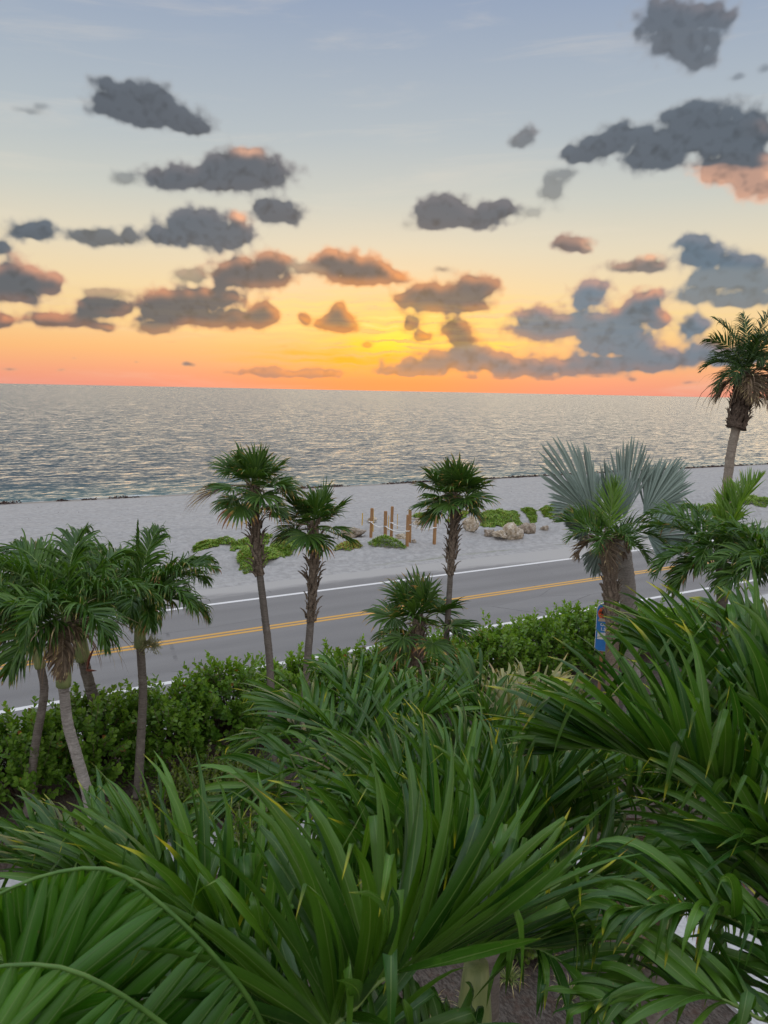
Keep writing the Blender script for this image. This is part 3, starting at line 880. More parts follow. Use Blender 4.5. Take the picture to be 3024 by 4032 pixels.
# ------------------------------------------------------------------ palm builders
def pinnate(parent, org, pts, n, L, W, up, lift, droop, mat, rng, name='frond', label=None, a0=75, a1=22, M=7, single=None, joined=None,
            rach=(0.016, 0.004), t0=0.12, fold=0.25, folda=1.1, dry=0.06, wind=0.0, prof=prof_leaflet, rmat=None, lpow=1.0, cup=0.22, twist=0.5, side_lift=(1, 1), jit=1.0, rows=(1, -1)):
    """a feather frond: a rachis along pts carrying two rows of leaflets. single: list that takes (attach, verts, attr, frond) to be
    made objects of their own; otherwise the leaflets are joined with the rachis into the frond's mesh."""
    C = curve(pts, 30)
    T = norm(np.gradient(C, axis=0))
    upv = np.asarray(up, float)
    S = norm(np.cross(T, upv)); N = np.cross(S, T)
    V, F = tube(C, np.linspace(rach[0], rach[1], 30), 6)
    ts = np.linspace(t0, 0.995, n)
    B, Dr, Wd, Ls, Ws = [], [], [], [], []
    for sgn in rows:
        for k, t in enumerate(ts):
            t = min(0.995, max(0.02, t + jit * rng.uniform(-0.4, 0.4) / n))
            i = t * 29; i0 = int(i)
            f = i - i0; i1 = min(29, i0 + 1)
            c = C[i0] * (1 - f) + C[i1] * f; tt = norm(T[i0] * (1 - f) + T[i1] * f)
            s_ = S[i0] * (1 - f) + S[i1] * f; nn = N[i0] * (1 - f) + N[i1] * f
            aa = R(a0 + (a1 - a0) * t ** lpow + jit * rng.normal(0, 4)); lf = R(lift * (side_lift[0] if sgn > 0 else side_lift[1]) + jit * rng.normal(0, 7))
            d = math.cos(aa) * tt + math.sin(aa) * (sgn * s_ * math.cos(lf) + nn * math.sin(lf))
            B.append(c); Dr.append(d); Wd.append(tt - nn * 0.15 * rng.normal())
            prof_l = 0.62 + 0.38 * math.sin(math.pi * min(1, (t + 0.12) / 1.05)) - 0.28 * max(0, t - 0.8) / 0.2
            Ls.append(L * prof_l * rng.uniform(0.88, 1.08)); Ws.append(W * rng.uniform(0.85, 1.12) * (1 - 0.35 * max(0, t - 0.7) / 0.3))
    K = len(B); B = np.array(B); Dr = np.array(Dr); Wd = np.array(Wd)
    fp = np.where(rng.rand(K) < fold, rng.uniform(0.5, 0.92, K), 9.0)
    fa = rng.uniform(0.6, 1.4, K) * folda
    dr = np.where(rng.rand(K) < 0.82, rng.uniform(-0.2, dry * 0.7, K), rng.uniform(0, dry * 2.0, K))
    Vl, Al = blades(B, Dr, Wd, np.array(Ls), np.array(Ws), prof, droop * rng.uniform(0.3, 1.9, K), rng, M, cup, fp, fa,
                    rng.normal(0, twist, K), wind * rng.uniform(0.3, 1.4, K) if wind else None, LEFT, dry=dr)
    f = None
    o0 = np.asarray(org)
    if single is None:
        nf = ribbon_faces(M)
        VV = np.vstack([V, Vl.reshape(-1, 3)]) - C[0]
        FF = [tuple(q) for q in F] + [tuple(q) for q in (all_faces(K, M) + len(V)).tolist()]
        AA = np.vstack([np.tile([0.5, 0.3, 0.5, 0.0], (len(V), 1)), Al.reshape(-1, 4)])
        me = mesh(name, VV, FF, mat, AA)
        if rmat is not None:
            me.materials.append(rmat)
            mi = np.zeros(len(FF), np.int32); mi[:len(F)] = 1
            me.polygons.foreach_set('material_index', mi)
        f = obj(name, me, parent, C[0] - o0)
    else:
        f = obj(name, mesh(name, V - C[0], F, rmat or M_RACHIS), parent, C[0] - o0)
        for q in range(K):
            single.append((f, C[0], B[q], Vl[q], Al[q], M, mat))
    if label: f['label'] = label
    return f


def spawn_leaflets(single, limit=300):
    """each leaflet an object under its frond; beyond the limit they join into one part of stuff per frond, smallest seen first"""
    fr_pts = lambda V: V.mean(0)
    sc = []
    for it in single:
        m = fr_pts(it[3]); v = m - CPOS; dp = v @ FW
        px = 829.5 + FPX * (v @ CX) / max(dp, 0.05); py = 1106 - FPX * (v @ CY) / max(dp, 0.05)
        inside = 1.0 if (dp > 0.1 and -80 < px < 1740 and 0 < py < 2300) else 0.05
        sc.append(inside / max(dp, 0.2))
    order = np.argsort(-np.array(sc))
    rest = {}
    for r, q in enumerate(order):
        f, c0, b, V, A, M, mat = single[q]
        if r < limit:
            obj('leaflet', mesh('leaflet', V - b, ribbon_faces(M), mat, A), f, b - c0)
        else:
            rest.setdefault(f.name, []).append(single[q])
    for k, its in rest.items():
        f, c0, M, mat = its[0][0], its[0][1], its[0][5], its[0][6]
        V = np.concatenate([t[3] for t in its]) - c0; A = np.concatenate([t[4] for t in its])
        obj('leaflets', mesh('leaflets', V, all_faces(len(its), M), mat, A), f, (0, 0, 0), kind='stuff')


def fan_leaf(parent, org, p0, hub, axis, facing, radius, nseg, span, mat, rng, droop=0.5, join=0.5, M=6, rmat=None, label=None, dry=0.05, stiff=1.0, dish=0.25, name='fan_leaf', prad=0.012, fold=0.15, wfac=1.0, cost=0.0, windy=0.0):
    """a fan leaf: petiole from p0 to hub, then nseg pleated segments spread over span degrees about axis, in the plane whose normal is facing"""
    p0 = np.asarray(p0, float); hub = np.asarray(hub, float)
    axis = norm(np.asarray(axis, float)); facing = np.asarray(facing, float)
    facing = norm(facing - (facing @ axis) * axis)
    side = np.cross(facing, axis)
    mid = (p0 + hub) / 2 + np.array([0, 0, 0.06 * np.linalg.norm(hub - p0)])
    C = curve([p0, mid, hub], 8)
    V, F = tube(C, np.linspace(prad * 1.6, prad, 8), 5)
    an = np.radians(np.linspace(-span / 2, span / 2, nseg)) + rng.normal(0, 0.012, nseg)
    Dr = np.cos(an)[:, None] * axis + np.sin(an)[:, None] * side + facing * (dish * (1 + 0.3 * rng.normal(size=nseg)))[:, None]
    tang = -np.sin(an)[:, None] * axis + np.cos(an)[:, None] * side
    L = radius * (1 - 0.28 * np.abs(an) / np.radians(span / 2)) * rng.uniform(0.9, 1.05, nseg)
    da = np.radians(span) / nseg
    Wmax = 2 * join * L * math.tan(da / 2) * 1.12 * wfac

    def prof(v):
        return (0.06 + v / join * 0.94) if v < join else max(0.02, 1 - ((v - join) / (1 - join)) ** 1.15)
    B = np.repeat(hub[None], nseg, 0)
    if cost:
        B = B + np.cos(an)[:, None] * axis * cost
    dr = np.where(rng.rand(nseg) < 0.7, rng.uniform(-0.05, dry, nseg), rng.uniform(0, dry * 2.5, nseg))
    Vl, Al = blades(B, Dr, tang, L, Wmax, prof, droop * rng.uniform(0.6, 1.4, nseg), rng, M, 0.5,
                    np.where(rng.rand(nseg) < fold, rng.uniform(0.6, 0.85, nseg), 9.0), rng.uniform(0.4, 1.0, nseg), rng.normal(0, 0.12, nseg), wind=rng.uniform(0.1, 0.7, nseg) * windy if windy else None, windv=LEFT, dry=dr)
    VV = np.vstack([V, Vl.reshape(-1, 3)]) - p0
    FF = [tuple(q) for q in F] + [tuple(q) for q in (all_faces(nseg, M) + len(V)).tolist()]
    AA = np.vstack([np.tile([0.5, 0.3, 0.5, 0.0], (len(V), 1)), Al.reshape(-1, 4)])
    me = mesh(name, VV, FF, mat, AA)
    me.materials.append(rmat or M_RACHIS)
    mi = np.zeros(len(FF), np.int32); mi[:len(F)] = 1
    me.polygons.foreach_set('material_index', mi)
    o = obj(name, me, parent, p0 - np.asarray(org))
    if label: o['label'] = label
    return o


def trunk(parent, org, pts, r0, r1, mat, rng, rings=60, amp=0.035, sides=14, name='trunk', flare=0.25):
    C = curve(pts, rings * 2 + 1)
    n = len(C); t = np.linspace(0, 1, n)
    rad = r0 + (r1 - r0) * t
    rad = rad * (1 + flare * np.exp(-t * 14))
    rad = rad * (1 + amp * np.where(np.arange(n) % 2 == 0, 1, -0.6) * rng.uniform(0.3, 1.3, n))
    C = C + np.c_[rng.normal(0, r0 * 0.02, n), rng.normal(0, r0 * 0.02, n), np.zeros(n)]
    V, F = tube(C, rad, sides, rough=0.05, rng=rng)
    return obj(name, mesh(name, V - C[0], F, mat), parent, C[0] - np.asarray(org))


def boots(parent, org, C, r0, r1, mat, rng, count=60, L=0.16, W=0.09, out=0.6, name='leaf_base', swell=0.0, kind='stuff', label=None):
    """old leaf bases left on a trunk: curved tapering plates, criss-crossed"""
    C = np.asarray(C, float); T = norm(np.gradient(C, axis=0))
    g = Geo()
    for k in range(count):
        t = (k + rng.rand()) / count
        i = min(len(C) - 1, int(t * (len(C) - 1)))
        ph = k * 2.39996 + rng.normal(0, 0.3)
        ref = np.array([0, 0, 1.0]) if abs(T[i][2]) < 0.9 else np.array([1.0, 0, 0])
        s1 = norm(np.cross(T[i], ref)); s2 = np.cross(T[i], s1)
        rd = math.cos(ph) * s1 + math.sin(ph) * s2
        tg = np.cross(T[i], rd)
        r = r0 + (r1 - r0) * t + swell * math.sin(math.pi * t)
        tilt = rng.normal(0, 0.35)
        upd = norm(T[i] + tg * tilt)
        sdv = np.cross(rd, upd)
        p = C[i] + rd * r * 0.8
        l = L * rng.uniform(0.7, 1.3); w_ = W * rng.uniform(0.7, 1.25); ou = out * rng.uniform(0.4, 1.4)
        V = []
        for q, (a, ww, oo) in enumerate(((0, 1.0, 0.0), (0.45, 0.85, 0.25), (0.8, 0.55, 0.62), (1.0, 0.35, 1.0))):
            c = p + upd * l * a + rd * (0.02 + ou * l * oo * a)
            th = 0.022 * (1 - 0.6 * a)
            V += [c - sdv * w_ * ww * 0.5 - rd * 0.012, c + rd * th, c + sdv * w_ * ww * 0.5 - rd * 0.012, c - rd * th * 0.6]
        F = []
        for q in range(3):
            for e in range(4):
                F.append((q * 4 + e, q * 4 + (e + 1) % 4, q * 4 + 4 + (e + 1) % 4, q * 4 + 4 + e))
        F.append((12, 13, 14, 15))
        g.add(V, F)
    o = obj(name, g.mesh(name, mat, C[0]), parent, C[0] - np.asarray(org), kind=kind)
    if label: o['label'] = label
    return o


def fibres(parent, org, p, r, n, L, mat, rng, name='dry_fibre', width=0.012):
    """thin dry strips hanging from the crown"""
    ph = rng.uniform(0, 2 * np.pi, n)
    B = np.asarray(p) + np.c_[np.cos(ph), np.sin(ph), rng.uniform(-0.3, 0.3, n)] * np.asarray(r)
    D_ = np.c_[np.cos(ph) * 0.9, np.sin(ph) * 0.9, rng.uniform(-0.6, 0.5, n)]
    Wd = np.c_[-np.sin(ph), np.cos(ph), np.zeros(n)]
    V, A = blades(B, D_, Wd, L * rng.uniform(0.5, 1.2, n), np.full(n, width), prof_narrow, rng.uniform(1.5, 3.5, n), rng, 6, 0.2, twist=rng.normal(0, 1.5, n), dry=rng.uniform(0, 0.8, n))
    return obj(name, mesh(name, V.reshape(-1, 3) - np.asarray(p), all_faces(n, 6), mat, A.reshape(-1, 4)), parent, np.asarray(p) - np.asarray(org), kind='stuff')


def depth_of(p):
    return (np.asarray(p) - CPOS) @ FW


def trunk_pts(base, pix):
    """trunk through picture points, standing in the plane of its base"""
    dist = (np.asarray(base) - CPOS) @ hf
    out = [np.asarray(base, float)]
    for x, y in pix:
        r = ray(x, y); out.append(CPOS + r * (dist / (r @ hf)))
    return out


# ------------------------------------------------------------------ fan palms by the hedge
def fan_palm(base_px, pix, label, seed, crown_r, pet, nleaf, r0, r1, boot_from, boot_r, elev=(80, -35), dead=0, leafscale=1.0, seg=26, hedge_z=0.0, extra=()):
    rng = np.random.RandomState(seed)
    base = ground(*base_px)
    root = thing('fan_palm', base, label, 'palm tree', 'fan palms along the hedge')
    P = trunk_pts(base, pix)
    C = curve(P, 80)
    ib = int(79 * boot_from)
    trunk(root, base, C[:ib + 3], r0, r1, M_TRUNK, rng, 60, 0.03)
    Cb = C[ib:]
    trunk(root, base, Cb, boot_r * 0.72, boot_r * 0.8, M_BOOT, rng, 14, 0.05, name='booted_trunk', flare=0)
    boots(root, base, Cb, boot_r * 0.85, boot_r * 1.0, M_BOOT, rng, int(55 + 60 * (1 - boot_from)), 0.20, 0.085, 0.55, swell=boot_r * 0.18)
    top = C[-1]; up = norm(C[-1] - C[-6])
    for k in range(nleaf):
        t = (k + 0.5) / nleaf
        e = R(elev[0] + (elev[1] - elev[0]) * t ** 0.85 + rng.normal(0, 6)); a = k * 2.39996 + rng.normal(0, 0.25)
        d = np.array([math.cos(a) * math.cos(e), math.sin(a) * math.cos(e), math.sin(e)])
        p0 = top + np.array([math.cos(a), math.sin(a), 0]) * boot_r * 0.5 - np.array([0, 0, 0.18 * t])
        pl = pet * rng.uniform(0.8, 1.15) * (0.75 + 0.5 * min(1, t * 2))
        hub = p0 + d * pl
        fac = np.array([-math.cos(a) * math.sin(e), -math.sin(a) * math.sin(e), math.cos(e)]) + rng.normal(0, 0.18, 3)
        ax = d + np.array([0, 0, -0.22 * t])
        old = t > 0.86
        fan_leaf(root, base, p0, hub, ax, fac, crown_r * rng.uniform(0.88, 1.1) * leafscale, seg, rng.uniform(200, 280), M_FAN, rng, droop=0.22 + 0.8 * t, join=0.52, fold=0.22, windy=0.8,
                 dry=0.10 + (0.18 if old else 0.0), dish=rng.uniform(0.1, 0.32))
    for (ang_px, ln, mt) in extra:
        d = norm(np.array(ang_px[0]) * 1.0)
        hub = top + d * ln
        fan_leaf(root, base, top - [0, 0, 0.1], hub, d + np.array([0, 0, -0.35]), np.array([0, 0, 1.0]) - FW * 0.5, crown_r * (1.7 if mt == 'dead' else 1.0), 30, 70 if mt == 'dead' else 150, M_DEAD if mt == 'dead' else M_FAN, rng, droop=0.8 if mt == 'dead' else 1.0,
                 join=0.4, dry=0.5 if mt == 'dead' else 0.2, rmat=M_RACHIS_DRY, label='withered brown fan leaf hanging out to the side' if mt == 'dead' else None)
    fibres(root, base, top - [0, 0, 0.12], (boot_r * 1.1, boot_r * 1.1, 0.3), 40, 0.4, M_DEAD, rng)
    # flower stalks
    for q in range(2):
        a = rng.uniform(0, 6.28)
        g = Geo(); c0 = top - np.array([0, 0, 0.12])
        pts = [c0, c0 + np.array([math.cos(a) * .3, math.sin(a) * .3, 0.02]), c0 + np.array([math.cos(a) * .55, math.sin(a) * .55, -0.16])]
        Cc = curve(pts, 12); V, F = tube(Cc, np.linspace(0.010, 0.004, 12), 4); g.add(V, F)
        for z in range(14):
            i = rng.randint(4, 12); d = norm(rng.normal(size=3) + np.array([0, 0, -0.5])) * rng.uniform(0.06, 0.16)
            V, F = tube([Cc[i], Cc[i] + d * 0.6, Cc[i] + d + [0, 0, -0.03]], [0.004, 0.003, 0.002], 3); g.add(V, F)
        obj('flower_stalk', g.mesh('flower_stalk', M_RACHIS_DRY, c0), root, c0 - base)
    return root


l3, r3 = LEFT, -LEFT
fan_palm((590, 1680), [(583, 1440), (572, 1330), (560, 1230), (553, 1150), (549, 1070), (546, 1040)], 'tallest fan palm left of centre with a withered brown leaf sticking out', 11, 0.60, 0.36, 21, 0.080, 0.068, 0.70, 0.105,
         extra=[((tuple(l3 * 1.0 + np.array([0, 0, -0.22])),), 0.55, 'dead'), ((tuple(r3 + np.array([0, 0, 0.0])),), 0.52, 'green')])
fan_palm((648, 1660), [(664, 1430), (672, 1330), (676, 1250), (680, 1180), (678, 1125)], 'short fan palm with a shaggy upper trunk standing left of the wooden posts', 23, 0.64, 0.34, 16, 0.082, 0.075, 0.62, 0.118, elev=(72, -25),
         extra=[((tuple(l3 + np.array([0, 0, -0.25])),), 0.4, 'green')])
fan_palm((957, 1570), [(962, 1420), (970, 1290), (976, 1190), (981, 1110), (980, 1062)], 'fan palm with a round dense crown right of the wooden posts', 37, 0.62, 0.36, 28, 0.075, 0.062, 0.66, 0.110, elev=(85, -38))
fan_palm((890, 1570), [(893, 1470), (898, 1420), (904, 1365), (906, 1335)], 'lowest fan palm overlapping the near edge line of the road', 41, 0.80, 0.50, 18, 0.12, 0.12, 0.40, 0.15, elev=(84, -42))


# ------------------------------------------------------------------ feather palms
def feather_palm(base, pix, label, seed, r0, r1, fronds, L, W, mat, shaft=None, tmat=None, nl=38, group='feather palms left of the hedge', crown_drop=0.0, up_hint=None, fold=0.3, flowers=0, spathe=False, skirt=0, name='feather_palm', lift=28, droop=1.0, wind=0.35, sides=12, rmat=None, dry=0.07, prof=prof_leaflet):
    rng = np.random.RandomState(seed)
    base = np.asarray(base, float)
    root = thing(name, base, label, 'palm tree', group)
    P = trunk_pts(base, pix)
    if shaft is None:
        trunk(root, base, P, r0, r1, tmat or M_TRUNK, rng, 70, 0.045, sides)
        top = P[-1]
    else:
        trunk(root, base, P[:-1], r0, r1, tmat or M_TRUNK, rng, 70, 0.045, sides)
        a, b_ = P[-2], P[-1]
        Cc = curve([a - [0, 0, 0.02], a * 0.6 + b_ * 0.4, b_], 14)
        V, F = tube(Cc, np.array([1.2, 1.28, 1.22, 1.16, 1.1, 1.06, 1.02, 1.0, .97, .94, .9, .85, .8, .7]) * r1 * shaft, 12)
        obj('crownshaft', mesh('crownshaft', V - Cc[0], F, M_SHAFT), root, Cc[0] - base)
        top = b_
    for (a, e0, ln, bend, kw) in fronds:
        # a: compass angle in degrees with 0 to the picture's right and 90 away from the camera
        hd = math.cos(R(a)) * (-LEFT) + math.sin(R(a)) * hf
        e = R(e0 + rng.normal(0, 3)); pts = [top + hd * r1 * 0.4]; p = pts[0].copy()
        for q in range(6):
            p = p + (hd * math.cos(e) + UPZ * math.sin(e)) * ln / 6
            e -= R(bend) / 6 * (0.6 + 0.14 * q)
            hd = norm(hd + np.cross(UPZ, hd) * rng.normal(0, 0.035))
            pts.append(p.copy())
        k2 = dict(name='frond'); m2 = mat; l2 = L; dr2 = dry
        kw = dict(kw)
        if kw.pop('dead', False): m2 = M_DEAD; dr2 = 0.55; k2['label'] = 'dry brown frond hanging down'; k2['rmat'] = M_RACHIS_DRY
        m2 = kw.pop('mat', m2); l2 = kw.pop('L', l2); nn_ = kw.pop('nl', nl)
        lf = kw.pop('lift', lift); dp = kw.pop('droop', droop)
        args = dict(fold=fold, dry=dr2, wind=wind, rmat=rmat or M_RACHIS, prof=prof, rach=(0.016, 0.004), M=6, t0=0.16, jit=1.6, twist=1.1)
        args.update(k2); args.update(kw)
        uph = UPZ + 0.25 * rng.normal(size=3) if abs(e0) < 80 else hf + rng.normal(size=3) * .2
        pinnate(root, base, pts, nn_, l2, W, uph, lf, dp, m2, rng, **args)
    for q in range(flowers):
        g = Geo(); a = rng.uniform(0, 6.28)
        c0 = P[-2] - np.array([0, 0, 0.02]); ax = math.cos(a) * LEFT * (1 if q % 2 == 0 else -1) + math.sin(a) * hf * 0.4
        Cc = curve([c0, c0 + ax * 0.18 + UPZ * 0.10, c0 + ax * 0.40 + UPZ * 0.05], 10)
        V, F = tube(Cc, np.linspace(0.016, 0.008, 10), 5); g.add(V, F)
        for z in range(46):
            i = rng.randint(2, 10); d = norm(rng.normal(size=3) + np.array([0, 0, 0.1])) * rng.uniform(0.10, 0.26)
            V, F = tube([Cc[i], Cc[i] + d * 0.55 + [0, 0, 0.01], Cc[i] + d], [0.007, 0.005, 0.003], 3); g.add(V, F)
            for y in range(3):
                s0 = Cc[i] + d * rng.uniform(0.4, 0.95); d2 = norm(rng.normal(size=3)) * 0.07
                V, F = tube([s0, s0 + d2], [0.004, 0.003], 3); g.add(V, F)
        obj('flower_cluster', g.mesh('flower_cluster', M_FLOWER, c0), root, c0 - base)
    if spathe:
        g = Geo(); c0 = P[-2] - np.array([0, 0, 0.16])
        ax = -LEFT * 0.22 - hf * 0.25
        for q, (ln, up_) in enumerate(((0.62, 1.0), (0.3, 0.25))):
            Cc = curve([c0 + ax * 0.5, c0 + ax + UPZ * ln * 0.45 * up_, c0 + ax * 1.5 + UPZ * ln * up_ + (-LEFT) * 0.08], 12)
            V, F = tube(Cc, np.array([.02, .035, .045, .05, .048, .044, .04, .034, .028, .02, .012, .004]), 8, squash=0.5)
            g.add(V, F)
        obj('spathe', g.mesh('spathe', M_SPATHE, c0), root, c0 - base)['label'] = 'red brown woody flower sheath standing open'
    if skirt:
        fibres(root, base, top - [0, 0, 0.1], (0.12, 0.12, 0.15), skirt, 1.1, M_DEAD, rng, name='dry_skirt', width=0.03)
    return root


G = lambda x, y: ground(x, y)
# the palm with the green crownshaft
feather_palm(G(298, 1720), [(304, 1600), (309, 1500), (306, 1440), (303, 1396), (299, 1300)], 'single feather palm with a pale green crownshaft rising against the road', 7, 0.086, 0.075,
             [(80, 78, 1.5, 60, {}), (160, 62, 1.7, 95, {}), (20, 58, 1.6, 85, {}), (-8, 44, 1.75, 75, dict(dry=0.32)), (-35, 40, 1.6, 110, {}), (-80, 42, 1.25, 120, {}),
              (-130, 40, 1.4, 115, {}), (175, 40, 1.6, 100, {}), (120, 50, 1.6, 90, {}), (45, 38, 1.6, 100, {}), (-60, 12, 1.1, 80, dict(dry=0.3)), (200, 15, 1.2, 90, dict(dry=0.3)), (10, 8, 1.3, 80, dict(dry=0.4)),
              (90, 88, 1.5, 4, dict(L=0.16, lift=10, droop=0.1, fold=0, a0=14, a1=8))],
             0.62, 0.040, M_MID, shaft=1.22, flowers=2, nl=60, droop=1.7, fold=0.6, wind=0.8)
# the leaning clump at the left edge
feather_palm(G(215, 1860), [(190, 1720), (165, 1630), (146, 1560), (137, 1480), (142, 1330)], 'leaning feather palm with pale bark and a dry skirt at the left edge', 19, 0.092, 0.082,
             [(95, 74, 1.6, 80, {}), (150, 60, 1.9, 95, {}), (185, 52, 1.9, 100, {}), (60, 58, 1.7, 90, {}), (20, 44, 1.5, 110, {}), (-90, 50, 1.7, 165, dict(L=0.40, droop=0.7)), (-135, 38, 1.7, 120, {}),
              (-160, 26, 1.7, 100, {}), (-45, 30, 1.4, 130, {}), (170, 14, 1.6, 80, {}), (130, 30, 1.6, 100, {}), (-75, -30, 1.0, 50, dict(dead=True, L=0.42)), (-110, 0, 1.3, 90, dict(dry=0.3)), (190, -10, 1.3, 70, dict(dry=0.3))],
             0.70, 0.043, M_MID, shaft=1.15, tmat=M_TRUNK_PALE, skirt=70, nl=60, droop=1.7, fold=0.6, wind=0.8)
feather_palm(G(238, 1665), [(222, 1590), (205, 1520), (189, 1462), (180, 1425), (168, 1330)], 'curving feather palm with a red brown flower sheath behind the pale leaning one', 29, 0.12, 0.105,
             [(100, 74, 1.7, 80, {}), (50, 62, 1.9, 90, {}), (140, 55, 1.9, 95, {}), (15, 52, 1.7, 105, {}), (-30, 40, 1.6, 120, {}), (-70, 40, 1.4, 120, {}), (180, 40, 1.8, 95, {}), (-150, 36, 1.7, 110, {}), (75, 36, 1.8, 100, {}), (30, 22, 1.6, 90, dict(dry=0.25))],
             0.70, 0.043, M_MID, shaft=1.1, flowers=2, spathe=True, skirt=14, nl=60, droop=1.6, fold=0.6, wind=0.8)
feather_palm(G(60, 1760), [(75, 1620), (95, 1500), (88, 1440), (60, 1350)], 'half hidden slim feather palm behind the leaning clump at the left edge', 31, 0.08, 0.07,
             [(95, 76, 1.6, 80, {}), (165, 56, 1.8, 95, {}), (120, 60, 1.7, 90, {}), (200, 40, 1.8, 100, {}), (-120, 40, 1.5, 120, {}), (60, 50, 1.6, 95, {}), (-170, 20, 1.6, 90, {}), (150, 30, 1.7, 90, {})],
             0.68, 0.042, M_MID, shaft=1.1, nl=58, droop=1.6, fold=0.6, wind=0.8)


# tall coconut-like palm at the right edge
def ground_at(x, depth):
    """ground point on picture column x at forward distance depth"""
    lo, hi = 900.0, 6000.0
    for _ in range(50):
        m = (lo + hi) / 2
        p = ground(x, m)
        if (p - CPOS) @ hf > depth: lo = m
        else: hi = m
    return ground(x, lo)


rngk = np.random.RandomState(3)
bk = ground_at(1558, 24.0)
tall = feather_palm(bk, [(1563, 1200), (1568, 1085), (1577, 990), (1590, 925), (1604, 862), (1614, 800)], 'tall palm at the right edge with a brown skirt hanging under its crown', 43, 0.165, 0.125,
                    [(85, 84, 1.9, 40, {}), (20, 78, 2.2, 34, {}), (160, 72, 1.9, 50, {}), (-10, 66, 1.9, 62, {}), (190, 56, 1.8, 80, {}), (-90, 70, 1.6, 90, {}), (40, 66, 2.0, 60, {}), (170, 34, 1.35, 95, {}), (-25, 40, 1.5, 100, {}), (-90, 48, 1.2, 120, {}), (60, 50, 1.5, 80, {}), (120, 44, 1.4, 90, {}),
                     (-130, 20, 1.3, 120, {}), (-50, 14, 1.4, 110, {}), (200, 6, 1.3, 100, {}), (0, 8, 1.4, 110, dict(dry=0.3)), (-100, -25, 1.3, 60, dict(dead=True)), (-20, -30, 1.5, 50, dict(dead=True)), (-60, -40, 1.4, 45, dict(dead=True)), (180, -35, 1.2, 50, dict(dead=True)), (40, -30, 1.4, 50, dict(dead=True))],
                    0.62, 0.036, M_BACKLIT, tmat=M_TRUNK_TALL, group=None, nl=50, lift=22, droop=0.7, name='tall_palm', prof=prof_narrow, wind=0.15)
Pk = trunk_pts(bk, [(1590, 925), (1597, 892), (1604, 850), (1610, 815)])[1:]
boots(tall, bk, curve(Pk, 30), 0.30, 0.16, M_BOOT_DARK, rngk, 110, 0.30, 0.17, 0.42, swell=0.10, label='ball of old brown leaf bases under the crown')
trunk(tall, bk, curve(Pk, 20), 0.30, 0.16, M_BOOT_DARK, rngk, 10, 0.1, name='booted_trunk', flare=0)
fibres(tall, bk, Pk[-1] - [0, 0, 0.1], (0.25, 0.25, 0.3), 90, 1.5, M_DEAD, rngk, name='dry_skirt', width=0.035)

# silver fan palm
rngb = np.random.RandomState(8)
bb = ground_at(1366, 17.6)
silver = thing('silver_fan_palm', bb, 'silver blue fan palm with stiff upright leaves and a thick grey trunk', 'palm tree')
Pb = trunk_pts(bb, [(1364, 1440), (1358, 1310), (1348, 1210), (1338, 1165)])
trunk(silver, bb, Pb, 0.20, 0.19, M_TRUNK_PALE, rngb, 36, 0.03, 18)
boots(silver, bb, curve(Pb[-2:], 20), 0.18, 0.14, M_BOOT, rngb, 30, 0.34, 0.16, 0.6)
topb = Pb[-1]
dB = depth_of(topb)


def silver_leaf(hub_px, tip_px, hd, td, rad, span, facing, nseg=32, dish=0.1, droop=0.12, fold=0.02):
    hub = at(hub_px[0], hub_px[1], dB + hd); tip = at(tip_px[0], tip_px[1], dB + td)
    ax = tip - hub
    fan_leaf(silver, bb, topb, hub, ax, facing, rad, nseg, span, M_SILVER, rngb, droop=droop, join=0.82, dry=-0.1, dish=dish, rmat=M_RACHIS_SILVER, prad=0.025, M=8, fold=fold, wfac=1.4)


Bk = -FW
silver_leaf((1285, 1122), (1185, 958), 0.1, 0.4, 2.3, 62, Bk + 0.5 * CX)
silver_leaf((1348, 1120), (1374, 950), 0.5, 0.8, 2.1, 46, Bk - 0.6 * CX)
silver_leaf((1390, 1115), (1466, 1000), 0.2, 0.5, 1.8, 58, Bk - 0.4 * CX + 0.2 * CY)
silver_leaf((1318, 1125), (1292, 1000), -0.3, -0.4, 1.45, 56, CX + 0.5 * Bk)
silver_leaf((1330, 1130), (1335, 1010), -0.5, -0.4, 1.35, 60, 0.7 * CX - Bk)
silver_leaf((1270, 1150), (1205, 1110), -0.3, -0.6, 0.95, 150, Bk + CY)
silver_leaf((1400, 1160), (1480, 1150), -0.2, -0.5, 1.25, 150, Bk + CY)
silver_leaf((1300, 1180), (1272, 1250), -0.2, -0.3, 0.8, 90, Bk + CY * 0.6, droop=0.5)
silver_leaf((1395, 1110), (1440, 1050), 1.0, 1.5, 1.5, 110, Bk)
silver_leaf((1290, 1110), (1235, 1060), 0.9, 1.5, 1.5, 110, Bk)

